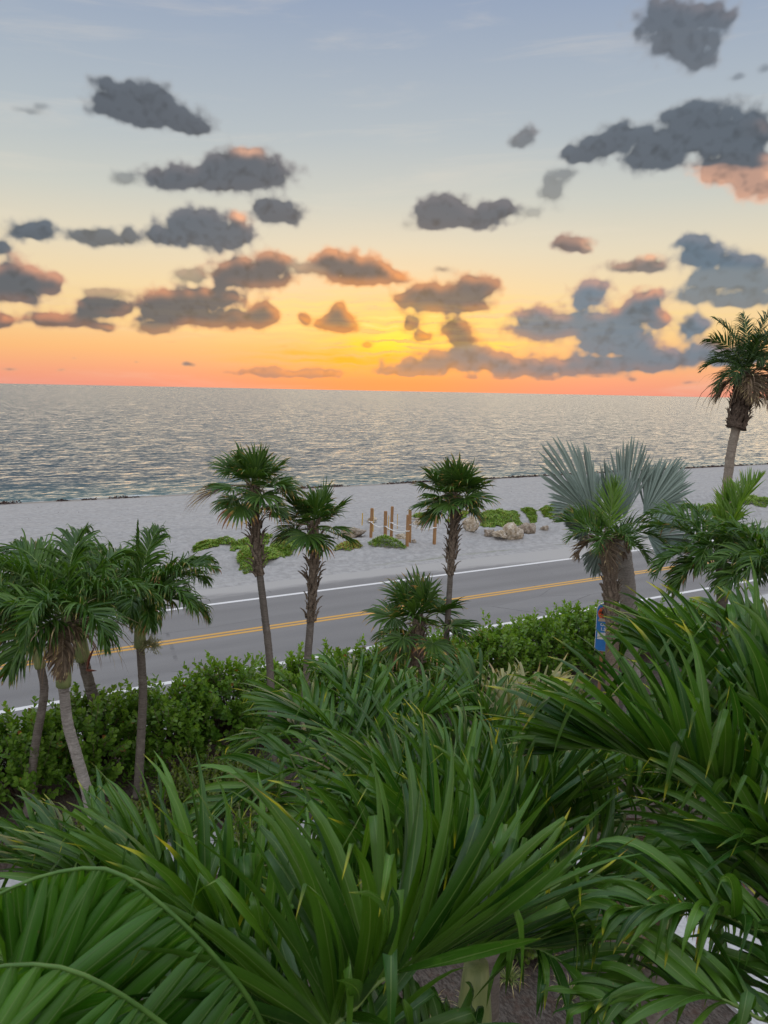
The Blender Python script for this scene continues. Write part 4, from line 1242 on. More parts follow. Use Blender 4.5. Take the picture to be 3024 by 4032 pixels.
# booted feather palm in front of it
bh = ground_at(1322, 16.6)
short = feather_palm(bh, [(1322, 1340), (1318, 1250), (1312, 1190), (1312, 1160)], 'short palm with a shaggy trunk and one upright lime green frond before the silver palm', 53, 0.15, 0.14,
                     [(150, 48, 1.05, 75, dict(dry=0.16, lift=60)), (172, 30, 1.1, 60, dict(dry=0.2, lift=66)), (50, 80, 1.15, 12, dict(mat=M_LIME, L=0.70, a0=58, a1=8, fold=0.0, droop=0.25, dry=0.02, lift=24, nl=58)), (200, 26, 1.0, 95, dict(dry=0.22)), (10, 40, 1.25, 90, {}), (-20, 26, 1.25, 90, dict(dry=0.2)),
                      (-70, 30, 0.9, 110, dict(dry=0.18)), (-120, 24, 0.9, 110, dict(dry=0.3)), (90, 60, 1.0, 70, {}), (120, 44, 1.0, 80, dict(dry=0.15)), (-40, 2, 1.0, 80, dict(dry=0.3)), (190, -8, 0.8, 80, dict(dead=True)), (-100, -20, 0.8, 70, dict(dead=True))],
                     0.46, 0.030, M_MID, tmat=M_BOOT, group=None, nl=34, lift=34, droop=0.6, name='shaggy_palm', prof=prof_narrow, wind=0.0, fold=0.1)
boots(short, bh, curve(trunk_pts(bh, [(1322, 1340), (1318, 1250), (1312, 1175)])[1:], 40), 0.16, 0.15, M_BOOT, rngb, 90, 0.24, 0.12, 0.42)
fibres(short, bh, trunk_pts(bh, [(1312, 1165)])[1], (0.16, 0.16, 0.12), 70, 0.5, M_DEAD, rngb)

# feather palms at the right, in front of the road
bj = ground_at(1560, 15.5)
feather_palm(bj, [(1560, 1330), (1560, 1260), (1556, 1200)], 'dark feather palm with hanging fronds and a bright upright one below the tall palm', 61, 0.12, 0.11,
             [(25, 68, 1.8, 40, dict(mat=M_LIME, L=0.74, a0=56, fold=0.05, droop=0.3, lift=48, nl=50)), (60, 74, 1.6, 40, dict(mat=M_LIME, L=0.66, a0=56, fold=0.05, droop=0.3, lift=48, nl=46)), (165, 56, 1.7, 85, {}), (150, 36, 1.7, 80, dict(dry=0.2)), (-100, 62, 1.5, 150, {}), (-60, 52, 1.6, 140, {}), (-20, 44, 1.8, 110, {}), (100, 58, 1.7, 80, {}), (60, 48, 1.8, 85, {}),
              (-130, 40, 1.6, 130, {}), (190, 20, 1.6, 100, {}), (5, 24, 1.7, 110, {}), (-80, 24, 1.4, 110, {}), (-150, 6, 1.5, 90, dict(dry=0.25)), (-40, 4, 1.5, 90, {}), (200, -6, 1.3, 70, dict(dry=0.35))],
             0.58, 0.044, M_MID, group=None, nl=40, droop=1.1, wind=0.1)
bj2 = ground_at(1690, 14.0)
feather_palm(bj2, [(1690, 1500), (1690, 1300), (1688, 1230)], 'feather palm partly cut off by the right edge below the tall palm', 67, 0.12, 0.11,
             [(170, 58, 1.6, 80, {}), (150, 44, 1.6, 90, {}), (190, 40, 1.6, 110, {}), (-140, 40, 1.6, 120, {}), (-110, 30, 1.4, 120, {}), (200, 15, 1.5, 90, {}), (110, 50, 1.6, 90, {}), (-170, 24, 1.5, 110, {})],
             0.56, 0.044, M_MID, group=None, nl=36, droop=1.1, wind=0.1)

# ------------------------------------------------------------------ hedge of round-leaved shrubs along the road
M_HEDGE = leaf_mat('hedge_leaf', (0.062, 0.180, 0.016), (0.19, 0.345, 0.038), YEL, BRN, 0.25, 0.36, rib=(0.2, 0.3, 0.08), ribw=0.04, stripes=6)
M_TWIG = plain_mat('twig_bark', (0.09, 0.065, 0.045), (0.16, 0.12, 0.085), 20, 0.8)


def prof_round(v):
    return 0.12 + 0.88 * math.sin(math.pi * min(1, (v * 0.93 + 0.02)) ** 1.25) if v < 0.999 else 0.18


def shrub(s, d, wid, dep, hgt, seed, label, nsh, name='hedge_shrub', n_single=18, leaf=0.122, mat=M_HEDGE, group='shrubs of the hedge along the road'):
    rng = np.random.RandomState(seed)
    base = np.array([s, d, -0.02])
    root = thing(name, base, label, 'shrub', group)
    B, Dr, Wd, L, rnd = [], [], [], [], []
    g = Geo()
    for k in range(nsh):
        a = rng.uniform(0, 2 * np.pi); zf = rng.rand() ** 0.6
        r = math.sqrt(max(0.03, 1 - max(0.0, zf - 0.55) ** 2 / 0.24)) * rng.uniform(0.72, 1.08)
        p = np.array([math.cos(a) * wid * r, math.sin(a) * dep * r, 0.12 + zf * hgt * rng.uniform(0.9, 1.06)])
        tall = rng.rand() < 0.13
        dr = norm(np.array([math.cos(a) * 0.55, math.sin(a) * 0.55, 0.45 + 0.8 * zf]) + rng.normal(0, 0.22, 3))
        ln = rng.uniform(0.22, 0.36) * (rng.uniform(1.4, 2.0) if tall else 1)
        tip = p + dr * ln * (0.6 if not tall else 0.9)
        st = p - dr * 0.30
        if k % 3 == 0 or tall:
            V, F = tube(np.array([[p[0] * 0.25, p[1] * 0.25, 0.0 + 0.25 * p[2]], st * 0.75 + np.array([0, 0, p[2] * .18]), st, tip]), [0.016, 0.011, 0.007, 0.004], 4); g.add(V, F)
        nl = int(rng.uniform(12, 18) * (1.25 if tall else 1))
        s1 = norm(np.cross(dr, [0.3, 0.2, 1.0])); s2 = np.cross(dr, s1)
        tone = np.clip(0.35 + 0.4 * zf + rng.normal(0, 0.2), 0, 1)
        for q in range(nl):
            t = (q + 0.5) / nl
            ph = q * 2.4 + rng.normal(0, 0.3)
            rd = math.cos(ph) * s1 + math.sin(ph) * s2
            c = st + (tip - st) * t + rd * 0.006
            spread = R(78 - 48 * t) + rng.normal(0, 0.15)
            ld = math.cos(spread) * dr + math.sin(spread) * rd
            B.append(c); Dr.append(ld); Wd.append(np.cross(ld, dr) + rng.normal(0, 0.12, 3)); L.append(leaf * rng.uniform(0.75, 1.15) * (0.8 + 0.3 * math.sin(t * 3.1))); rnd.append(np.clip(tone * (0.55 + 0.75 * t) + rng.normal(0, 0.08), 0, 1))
    B = np.array(B); K = len(B); L = np.array(L)
    V, A = blades(B, np.array(Dr), np.array(Wd), L, L * 0.78, prof_round, np.full(K, 0.35), rng, 3, -0.22, rnd=np.array(rnd), dry=np.where(rng.rand(K) < 0.01, 0.6, -0.3))
    obj('stems', g.mesh('stems', M_TWIG), root)
    V[..., 2] = np.maximum(V[..., 2], 0.03)
    score = V.mean(1)[:, 2] - 0.5 * (V.mean(1)[:, 1])
    pick = set(np.argsort(-score)[:int(n_single * 6)][::6].tolist()) if n_single else set()
    keep = [k for k in range(K) if k not in pick]
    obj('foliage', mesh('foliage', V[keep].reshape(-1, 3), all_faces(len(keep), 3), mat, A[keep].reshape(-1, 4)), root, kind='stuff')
    for k in sorted(pick):
        obj('leaf', mesh('leaf', V[k] - B[k], ribbon_faces(3), mat, A[k]), root, B[k])
    return root


hedge = [(-1.9, 15.2, 1.4), (-0.4, 15.3, 1.45), (1.1, 15.2, 1.5), (2.5, 15.35, 1.55), (3.9, 15.3, 1.58), (5.3, 15.4, 1.68), (6.8, 15.35, 1.55), (8.3, 15.4, 1.5), (9.8, 15.4, 1.5), (11.3, 15.45, 1.46), (12.8, 15.4, 1.48), (14.3, 15.4, 1.46), (15.8, 15.5, 1.58), (17.3, 15.5, 1.4), (18.8, 15.4, 1.3), (21.0, 15.2, 1.2)]
hl = ['hedge shrub at the far left end of the row, under the leftmost palm crown', 'hedge shrub showing between the far left edge and the pale leaning trunk',
      'hedge shrub behind the pale leaning palm trunk', 'hedge shrub between the leaning palm trunks and the crownshaft palm', 'hedge shrub directly right of the crownshaft palm trunk',
      'bushy hedge shrub with two tall shoots reaching over the road edge line', 'hedge shrub behind the tallest fan palm trunk', 'hedge shrub beside the short shaggy fan palm trunk',
      'hedge shrub between the short fan palm and the lowest fan palm', 'hedge shrub under the lowest fan palm', 'hedge shrub right of the lowest fan palm with the dense palm trunk before it', 'hedge shrub above the straw coloured fronds',
      'hedge shrub with upright shoots just left of the blue sign', 'hedge shrub around the foot of the blue sign', 'hedge shrub at the foot of the thick grey palm trunk', 'small hedge shrub right of the thick grey palm trunk']
for k, ((s_, d_, h_), lb) in enumerate(zip(hedge, hl)):
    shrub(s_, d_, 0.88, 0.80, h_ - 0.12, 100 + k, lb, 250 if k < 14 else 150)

# low planting on the garden floor
M_LOW = leaf_mat('low_plant_leaf', (0.05, 0.11, 0.02), (0.16, 0.22, 0.03), YEL, BRN, 0.25, 0.45, ribw=0.0, stripes=6)
for k, (px, py, wd, lb) in enumerate([(1180, 1990, 0.55, 'low yellow green bush on the mulch beside the walkway'), (1120, 2050, 0.4, 'smaller yellow green bush on the mulch nearest the balcony'), (760, 1770, 0.5, 'low bush on the mulch in the middle of the garden'), (560, 1840, 0.5, 'low grey green bush left of the foreground palms'), (470, 1740, 0.6, 'low bush at the foot of the hedge right of the crownshaft palm'), (360, 1790, 0.6, 'low bush before the crownshaft palm trunk'), (250, 1830, 0.5, 'low bush right of the pale leaning trunk'), (540, 1715, 0.6, 'low bush under the hedge left of the tallest fan palm trunk'), (420, 1720, 0.6, 'low bush under the hedge just right of the crownshaft palm trunk')]):
    p = ground(px, py)
    shrub(p[0], p[1], wd, wd, 0.36, 300 + k, lb, 130, 'low_bush', 0, 0.075, M_LOW, 'low bushes on the garden mulch')
# strappy grass tufts on the mulch
M_TUFT = leaf_mat('grass_tuft', (0.09, 0.15, 0.03), (0.22, 0.26, 0.08), STRAW, STRAW, 0.25, 0.5)
tuft_px = [(930, 2190), (1260, 2040), (1330, 2010), (1100, 2120), (1180, 2080), (1400, 2060), (1230, 2160), (700, 1800), (850, 1720), (620, 1900), (1020, 2200), (1340, 2120)]
tl = ['grass tuft on the mulch at the bottom edge', 'grass tuft beside the walkway bend', 'grass tuft behind the walkway bend', 'grass tuft between the two yellow green bushes', 'grass tuft before the larger yellow green bush', 'grass tuft at the right by the walkway',
      'grass tuft low at the right under arching leaflets', 'grass tuft left of the middle bush', 'grass tuft behind the middle bush', 'grass tuft right of the grey green bush', 'grass tuft right of the one at the bottom edge', 'grass tuft lowest on the right']
for k, ((px, py), lb) in enumerate(zip(tuft_px, tl)):
    rng = np.random.RandomState(500 + k); p = ground(px, py)
    n = 60; ph = rng.uniform(0, 6.28, n); e = rng.uniform(0.5, 1.4, n)
    D_ = np.c_[np.cos(ph) * np.cos(e), np.sin(ph) * np.cos(e), np.sin(e)]
    Vt, At = blades(rng.normal(0, 0.02, (n, 3)) * [1, 1, 0], D_, np.c_[-np.sin(ph), np.cos(ph), np.zeros(n)], rng.uniform(0.2, 0.42, n), np.full(n, 0.012), prof_narrow, rng.uniform(0.8, 2.2, n), rng, 5, 0.2, dry=rng.uniform(0, 0.4, n))
    thing('grass_tuft', p, lb, 'plant', 'grass tufts on the garden mulch', mesh('grass_tuft', Vt.reshape(-1, 3), all_faces(n, 5), M_TUFT, At.reshape(-1, 4)))

# ------------------------------------------------------------------ dune: creeping plants, rocks, posts, seaweed
M_DUNE = leaf_mat('dune_creeper_leaf', (0.11, 0.215, 0.024), (0.25, 0.37, 0.05), (0.35, 0.26, 0.05), (0.30, 0.17, 0.05), 0.2, 0.5, ribw=0.0, stripes=5)


def on_sand(x, y):
    p = ground(x, y, 0.0)
    for _ in range(6):
        p = ground(x, y, float(beach_z(p[0], p[1])))
    return p


patches = [(562, 1205, 52, 24, 0.34, 'large mounded green dune plant directly behind the tallest fan palm trunk'), (492, 1182, 34, 9, 0.14, 'flat green dune plant left of the tallest fan palm trunk'), (450, 1176, 30, 5, 0.06, 'thin creeping runners at the far left of the dune plants'),
           (620, 1182, 42, 12, 0.24, 'dune plant between the two left fan palm trunks'), (640, 1165, 40, 8, 0.14, 'low dune plant behind the short fan palm crown'), (752, 1180, 28, 9, 0.20, 'small yellowish dune plant right of the short fan palm'),
           (835, 1186, 38, 15, 0.40, 'round dense dune plant at the foot of the wooden posts'), (918, 1126, 30, 8, 0.26, 'low dune plant between the tall post pair and the dense fan palm'), (1078, 1115, 46, 11, 0.34, 'wide dune plant behind the pale rocks'),
           (1045, 1130, 20, 9, 0.30, 'dune plant against the tall pale rock'), (1192, 1108, 30, 10, 0.34, 'domed dune plant left of the silver palm leaves'), (1142, 1112, 18, 5, 0.12, 'tiny dune plant between the two larger ones behind the rocks'), (1262, 1117, 36, 9, 0.22, 'dune plant with orange tints beside the silver palm'),
           (1620, 1085, 60, 18, 0.45, 'dune plant at the right edge behind the tall palm trunk'), (1530, 1110, 40, 9, 0.25, 'dune plant just left of the tall palm trunk'), (1440, 1100, 40, 8, 0.2, 'dune plant behind the silver palm'), (540, 1170, 40, 4, 0.06, 'sparse flat runners behind the large dune plant'), (990, 1122, 22, 5, 0.1, 'flat dune runner right of the dense fan palm trunk')]
for k, (px, py, rw, rh, hh, lb) in enumerate(patches):
    rng = np.random.RandomState(700 + k)
    c = on_sand(px, py); a = on_sand(px + rw, py); b2 = on_sand(px, py - rh)
    ex = a - c; ex[2] = 0; ey = b2 - c; ey[2] = 0
    area = np.linalg.norm(ex) * np.linalg.norm(ey) * 3.1
    n = int(min(12000, max(600, area * 1300)))
    an = rng.uniform(0, 6.283, n); rr = np.sqrt(rng.rand(n)) * (1 + 0.30 * perlin(np.cos(an) * 1.7 + k * 3.3, np.sin(an) * 1.7, 12) + 0.12 * perlin(np.cos(an) * 6 + k, np.sin(an) * 6, 13))
    ql = rr * np.cos(an); qm = rr * np.sin(an)
    # the patch is stretched in depth as seen, so keep its footprint from growing too deep
    kd = min(1.0, 1.35 * np.linalg.norm(ex) / max(np.linalg.norm(ey), 1e-3))
    P = c + ql[:, None] * ex + qm[:, None] * ey * kd
    top = hh * np.clip(1 - rr ** 2.2, 0, 1) * (1 + 0.35 * perlin(P[:, 0] * 2.2, P[:, 1] * 2.2, 15))
    P[:, 2] = beach_z(P[:, 0], P[:, 1]) + np.maximum(top, 0.0) * rng.uniform(0.45, 1.0, n) ** 0.5 + 0.015
    ph = rng.uniform(0, 6.28, n); e = rng.uniform(0.05, 1.1, n)
    D_ = np.c_[np.cos(ph) * np.cos(e), np.sin(ph) * np.cos(e), np.sin(e)]
    Lf = rng.uniform(0.055, 0.10, n)
    tone = np.clip(0.45 + 0.5 * perlin(P[:, 0] * 1.3, P[:, 1] * 1.3, 16) + rng.normal(0, 0.22, n), 0, 1)
    dry = np.where(rng.rand(n) < (0.5 if 'orange' in lb or 'yellowish' in lb else 0.05), rng.uniform(0.3, 0.9, n), -0.3)
    V, A = blades(P, D_, np.c_[-np.sin(ph), np.cos(ph), np.zeros(n)], Lf, Lf * 0.75, prof_round, np.full(n, 0.4), rng, 2, -0.2, rnd=tone, dry=dry)
    thing('dune_plant', c, lb, 'plant', 'creeping green plants on the dune', mesh('dune_plant', V.reshape(-1, 3) - c, all_faces(n, 2), M_DUNE, A.reshape(-1, 4)))


def rock_mat(name, c1, c2, c3):
    m, b = new_mat(name)
    o = b.obj()
    n = b.noise(o, 3.0, 6, 0.65); n2 = b.noise(b.mapping(o, (1, 1, 2.5)), 9.0, 5, 0.7)
    c = b.ramp(b.m('ADD', b.m('MULTIPLY', n, 0.55), b.m('MULTIPLY', n2, 0.45)), [(0.34, c1 + (1,)), (0.48, c2 + (1,)), (0.62, c3 + (1,))])
    v = b.n('ShaderNodeTexVoronoi'); b.lk(o, v.inputs['Vector']); v.inputs['Scale'].default_value = 12
    pit = b.mrange(v.outputs[0], 0.05, 0.35, 0.55, 1.0)
    c = b.mix(1.0, c, pit, 'MULTIPLY')
    finish(b, principled(b, c, 0.9, b.bump(b.m('ADD', n2, pit), 0.7, 0.05), 0.2).outputs[0])
    return m


M_ROCK_P = rock_mat('pale_limestone', (0.17, 0.11, 0.06), (0.42, 0.35, 0.25), (0.66, 0.62, 0.54))
M_ROCK_B = rock_mat('brown_limestone', (0.13, 0.095, 0.065), (0.30, 0.245, 0.185), (0.46, 0.42, 0.36))
import bmesh


def rock(px, py, w_, h_, label, seed, mat, d_=0.8, lean=0.0):
    c = on_sand(px, py)
    sc = depth_of(c) / FPX
    bm = bmesh.new(); bmesh.ops.create_icosphere(bm, subdivisions=4, radius=1.0)
    co = np.array([v.co[:] for v in bm.verts])
    rng = np.random.RandomState(seed)
    f = np.ones(len(co))
    for q in range(11):
        n = norm(rng.normal(size=3)); f = np.minimum(f, np.where(co @ n > 0.1, rng.uniform(0.5, 0.95) / np.maximum(co @ n, 0.1), 9))
    nz = fbm(co[:, 0] * 1.6 + seed, co[:, 1] * 1.6 + co[:, 2] * 1.3, seed, 5, 0.62) * 0.20 - 0.16 * np.abs(perlin(co[:, 0] * 4 + co[:, 2] * 3.1, co[:, 1] * 4 + seed, seed + 9))
    co = co * (np.minimum(f, 1.05) + nz)[:, None]
    co[:, 2] = np.maximum(co[:, 2], -0.45)
    co = co * np.array([w_ / 2 * sc, w_ / 2 * sc * d_, h_ * sc * 0.62])
    co[:, 0] += co[:, 2] * lean
    co = co[:, 0:1] * Rt + co[:, 1:2] * hf + co[:, 2:3] * UPZ
    for v, q in zip(bm.verts, co): v.co = q
    me = bpy.data.meshes.new('rock'); bm.to_mesh(me); bm.free(); me.materials.append(mat)
    me.polygons.foreach_set('use_smooth', np.ones(len(me.polygons), bool))
    thing('rock', c + UPZ * h_ * sc * 0.30, label, 'rock', 'limestone rocks on the dune', me)


for k, r_ in enumerate([(762, 1160, 58, 30, 'long brown rock left of the wooden posts', M_ROCK_B), (803, 1127, 26, 14, 'small pale rock behind the leftmost wooden post', M_ROCK_P), (868, 1163, 34, 14, 'low pale rock beside the round dune plant', M_ROCK_P),
                       (905, 1133, 28, 16, 'flat pale rock right of the post pair', M_ROCK_P), (912, 1122, 50, 6, 'thin slab of rock under the dune plant behind the posts', M_ROCK_B), (1016, 1146, 38, 34, 'tall pale rock right of the dense fan palm trunk', M_ROCK_P), (1055, 1158, 28, 22, 'small tan rock between the two big pale rocks', M_ROCK_B),
                       (1082, 1160, 36, 18, 'low rock leaning against the biggest pale rock', M_ROCK_P), (1108, 1164, 52, 42, 'biggest pale rock of the group', M_ROCK_P), (1138, 1151, 40, 30, 'brown rock right of the biggest pale rock', M_ROCK_B), (1163, 1143, 22, 6, 'flat dark slab right of the brown rock', M_ROCK_B), (1178, 1145, 22, 15, 'small tan rock furthest right in the group', M_ROCK_B),
                       (894, 1171, 10, 8, 'pebble sized rock left of the rightmost wooden post', M_ROCK_B), (610, 1192, 40, 6, 'flat slab under the dune plants behind the tallest fan palm', M_ROCK_B)]):
    rock(r_[0], r_[1] + 1, r_[2], r_[3], r_[4], 40 + k, r_[5], lean=0.05 * ((k % 3) - 1))


def wood_mat(name, c1, c2):
    m, b = new_mat(name)
    o = b.obj()
    n = b.noise(b.mapping(o, (14, 14, 1.2)), 1.5, 5, 0.65)
    c = b.mix(b.mrange(n, 0.3, 0.7, 0, 1), c1 + (1,), c2 + (1,))
    c = b.mix(b.mrange(b.noise(o, 2.0, 2), 0.45, 0.7, 0, 0.5), c, (0.30, 0.20, 0.12, 1))
    finish(b, principled(b, c, 0.75, b.bump(n, 0.5, 0.006), 0.25).outputs[0])
    return m


M_POST = wood_mat('brown_timber', (0.24, 0.12, 0.05), (0.40, 0.235, 0.105))
M_STAKE = plain_mat('yellow_stake_paint', (0.50, 0.30, 0.05), (0.62, 0.42, 0.09), 12, 0.6)
M_ROPE = plain_mat('white_rope', (0.66, 0.65, 0.62), (0.78, 0.77, 0.75), 40, 0.8)


def box_bm(w_, d_, h_, bev, z0=0.0, taper=1.0):
    bm = bmesh.new(); bmesh.ops.create_cube(bm, size=1.0)
    for v in bm.verts:
        k = taper if v.co.z > 0 else 1.0
        v.co = Vector((v.co.x * w_ * k, v.co.y * d_ * k, (v.co.z + 0.5) * h_ + z0))
    if bev: bmesh.ops.bevel(bm, geom=bm.edges[:], offset=bev, segments=2, affect='EDGES')
    return bm


def bm_mesh(name, bm, mat):
    me = bpy.data.meshes.new(name); bm.to_mesh(me); bm.free(); me.materials.append(mat); return me


posts = []
for k, (px, py, yt, lb) in enumerate([(801, 1163, 1098, 'leftmost wooden post'), (832, 1163, 1104, 'second wooden post from the left, shorter than its neighbour'), (845, 1163, 1094, 'wooden post right of the short second one'),
                                     (879, 1184, 1112, 'nearest wooden post with a rope knotted round its middle'), (885, 1173, 1101, 'wooden post close behind the nearest one'), (938, 1177, 1104, 'rightmost wooden post')]):
    b = on_sand(px, py); sc = depth_of(b) / FPX
    h_ = (py - yt) * sc / math.cos(PITCH)
    me = bm_mesh('wooden_post', box_bm(0.14, 0.14, h_ + 0.4, 0.012, -0.4), M_POST)
    o = thing('wooden_post', b, lb + ' marking the beach path', 'post', 'wooden posts of the beach path', me)
    o.rotation_euler = (R((-1, 1, 0, 0.7, -0.6, 0.5)[k]), R((1.5, -0.5, 0.8, 0.6, -0.7, 0.4)[k]), TH * -1 + R((10, 20, 5, 14, 8, 20)[k]))
    posts.append((b, h_))
for (i, j, f1, f2, lb) in [(0, 1, 0.56, 0.46, 'white rope from the leftmost post to the short second post'), (1, 3, 0.46, 0.52, 'white rope from the short second post to the nearest post'), (2, 4, 0.5, 0.56, 'white rope sagging between the two rear left posts'), (4, 5, 0.56, 0.52, 'white rope running to the rightmost post')]:
    a = posts[i][0] + UPZ * posts[i][1] * f1 - hf * 0.09; b = posts[j][0] + UPZ * posts[j][1] * f2 - hf * 0.09
    C = np.array([a + (b - a) * t - UPZ * 0.14 * 4 * t * (1 - t) for t in np.linspace(0, 1, 16)])
    g = Geo(); V, F = tube(C, 0.022, 6); g.add(V, F)
    for p, pb in ((a, posts[i][0]), (b, posts[j][0])):
        cc = p + hf * 0.09
        ring = [cc + 0.095 * (math.cos(q) * Rt * 1.0 + math.sin(q) * hf) for q in np.linspace(0, 2 * np.pi, 13)]
        V, F = tube(ring, 0.022, 6); g.add(V, F)
    thing('rope', a, lb, 'rope', 'white ropes between the posts', g.mesh('rope', M_ROPE, a))
for k, (px, py, yt, lb) in enumerate([(782, 1142, 1108, 'leftmost thin yellow stake'), (806, 1142, 1098, 'thin yellow stake just behind the leftmost wooden post'), (839, 1145, 1113, 'thin yellow stake between two wooden posts'), (858, 1142, 1110, 'rightmost thin yellow stake')]):
    b = on_sand(px, py); sc = depth_of(b) / FPX; h_ = (py - yt) * sc
    bm = box_bm(0.06, 0.035, h_ + 0.3, 0.006, -0.3)
    o = thing('yellow_stake', b, lb + ' in the sand', 'stake', 'thin yellow stakes in the sand', bm_mesh('yellow_stake', bm, M_STAKE))
    o.rotation_euler = (0, R((2, -1, 3, 1)[k]), R(20 + 13 * k))

# wrack line of seaweed
rng = np.random.RandomState(77)
M_WEED = plain_mat('brown_seaweed', (0.035, 0.022, 0.018), (0.085, 0.05, 0.04), 15, 0.8)
B = []
for s_ in np.arange(-6, 150, 0.045):
    dens = 0.5 + 0.9 * perlin(np.array([s_ * 0.13]), np.array([3.3]), 21)[0] + 0.5 * perlin(np.array([s_ * 0.5]), np.array([8.3]), 22)[0]
    if s_ > 45: dens += 0.35
    for q in range(3):
        if rng.rand() < dens * 0.75 and (s_ > 36 or dens > 0.62):
            w_ = 0.55 * perlin(np.array([s_ * 0.09]), np.array([1.7]), 23)[0]
            B.append((s_ + rng.normal(0, 0.1), 60.25 + w_ + rng.normal(0, 0.28) + (0.7 if rng.rand() < 0.2 else 0)))
for q in range(260):
    B.append((rng.uniform(0, 90), rng.uniform(46, 60)))
B = np.array(B); n = len(B)
B3 = np.c_[B, beach_z(B[:, 0], B[:, 1]) + 0.01]
ph = rng.uniform(0, 6.28, n); e = rng.uniform(0.0, 0.7, n)
D_ = np.c_[np.cos(ph) * np.cos(e), np.sin(ph) * np.cos(e) * 0.6, np.sin(e)]
Lw = np.where(np.arange(n) >= n - 260, rng.uniform(0.03, 0.12, n), rng.uniform(0.16, 0.45, n))
V, A = blades(B3, D_, np.c_[-np.sin(ph), np.cos(ph), np.zeros(n)], Lw, Lw * 0.35, prof_round, np.full(n, 2.0), rng, 3, 0.3, twist=rng.normal(0, 2, n))
obj('seaweed', mesh('seaweed', V.reshape(-1, 3), all_faces(n, 3), M_WEED), kind='stuff')['label'] = 'dark line of seaweed washed up along the shore'

# the road-side sign beside the grey palm trunk
sb = ground_at(1289, 17.4)
sd = depth_of(sb) / FPX
sign = thing('sign', sb, 'small arched blue sign with an orange sunset and palm silhouettes above the hedge', 'sign')
sign.rotation_euler = (0, 0, -TH + R(-16))


def face_poly(pts, y, th, name, mat, parent):
    """a flat plate with outline pts (x, z), front at y, thickness th"""
    n = len(pts)
    V = [(x, y, z) for x, z in pts] + [(x, y + th, z) for x, z in pts]
    F = [tuple(range(n))[::-1], tuple(range(n, 2 * n))] + [(i, (i + 1) % n, n + (i + 1) % n, n + i) for i in range(n)]
    F = [f if True else f for f in F]
    return obj(name, mesh(name, V, F, mat, smooth=False), parent)


def arch(w_, z0, z1):
    r = w_ / 2
    return [(-r, z0), (r, z0)] + [(r * math.cos(a), z1 - r + r * math.sin(a)) for a in np.linspace(0, math.pi, 15)]


def flat(name, col, rough=0.5):
    m, b = new_mat(name); n = b.noise(b.obj(), 12, 3)
    finish(b, principled(b, b.mix(b.mrange(n, .3, .7, 0, .25), col + (1,), tuple(c * 0.75 for c in col) + (1,)), rough).outputs[0]); return m


top_z = (trunk_pts(sb, [(1289, 1304)])[1] - sb)[2]
kx = 0.30 / 0.30
SW = 0.31
MB, MW, MO, MK, MT = flat('sign_blue', (0.03, 0.20, 0.55)), flat('sign_white', (0.75, 0.74, 0.70)), flat('sign_orange', (0.78, 0.11, 0.02)), flat('sign_black', (0.03, 0.02, 0.018)), flat('sign_tan', (0.50, 0.42, 0.30))
face_poly(arch(SW + 0.025, top_z - 1.15, top_z + 0.012), 0.0, 0.05, 'board', MW, sign)
face_poly(arch(SW, top_z - 1.14, top_z), -0.005, 0.005, 'blue_panel', MB, sign)
cz = top_z - 0.235
face_poly([(0.135 * math.cos(a), cz + 0.155 * math.sin(a)) for a in np.linspace(0, 2 * math.pi, 24, endpoint=False)], -0.009, 0.004, 'sunset_disc', MO, sign)
face_poly([(-0.13, cz - 0.19), (0.13, cz - 0.19), (0.11, cz - 0.12), (0.04, cz - 0.13), (-0.03, cz - 0.10), (-0.10, cz - 0.12)], -0.013, 0.004, 'sand_island', MT, sign)
g = Geo()
for (x0, x1, zt) in ((-0.03, -0.06, 0.03), (0.03, 0.05, 0.07), (-0.01, -0.01, 0.0)):
    V = [(x0 - .006, -0.017, cz - .12), (x0 + .006, -0.017, cz - .12), (x1 + .004, -0.017, cz + zt), (x1 - .004, -0.017, cz + zt)]
    g.add(V + [(x, -0.013, z) for x, _, z in V], [(0, 1, 2, 3), (7, 6, 5, 4), (0, 4, 5, 1), (1, 5, 6, 2), (2, 6, 7, 3), (3, 7, 4, 0)])
    for a in np.linspace(-0.5, math.pi + 0.5, 8):
        dx, dz = math.cos(a) * 0.065, math.sin(a) * 0.05 - 0.01
        V = [(x1, -0.018, cz + zt), (x1 + dx * .5 - dz * .16, -0.018, cz + zt + dz * .6 + dx * .16 + .012), (x1 + dx, -0.018, cz + zt + dz), (x1 + dx * .5 + dz * .16, -0.018, cz + zt + dz * .6 - .012)]
        g.add(V + [(x, -0.0135, z) for x, _, z in V], [(0, 1, 2, 3), (7, 6, 5, 4)])
obj('palm_silhouettes', g.mesh('palm_silhouettes', MK, smooth=False), sign)
for k, (txt, z, sz) in enumerate((('Ou', cz - 0.30, 0.10), ('1.5', cz - 0.41, 0.10))):
    cu = bpy.data.curves.new('lettering', 'FONT'); cu.body = txt; cu.size = sz; cu.align_x = 'CENTER'; cu.extrude = 0.002; cu.offset = 0.003; cu.materials.append(MW)
    to = bpy.data.objects.new('lettering_outline', cu); COL.objects.link(to); bpy.context.view_layer.update()
    lm = bpy.data.meshes.new_from_object(to.evaluated_get(bpy.context.evaluated_depsgraph_get())); bpy.data.objects.remove(to)
    o = obj('lettering', lm, sign, (0.0, -0.008, z)); o.rotation_euler = (R(90), 0, 0)
face_poly([(-0.12, top_z - 0.86), (0.12, top_z - 0.86), (0.12, top_z - 0.70), (-0.12, top_z - 0.70)], -0.009, 0.004, 'white_panel', MW, sign)
obj('signpost', bm_mesh('signpost', box_bm(0.07, 0.07, top_z - 0.3, 0.006), M_POST), sign, (0, 0.086, 0))

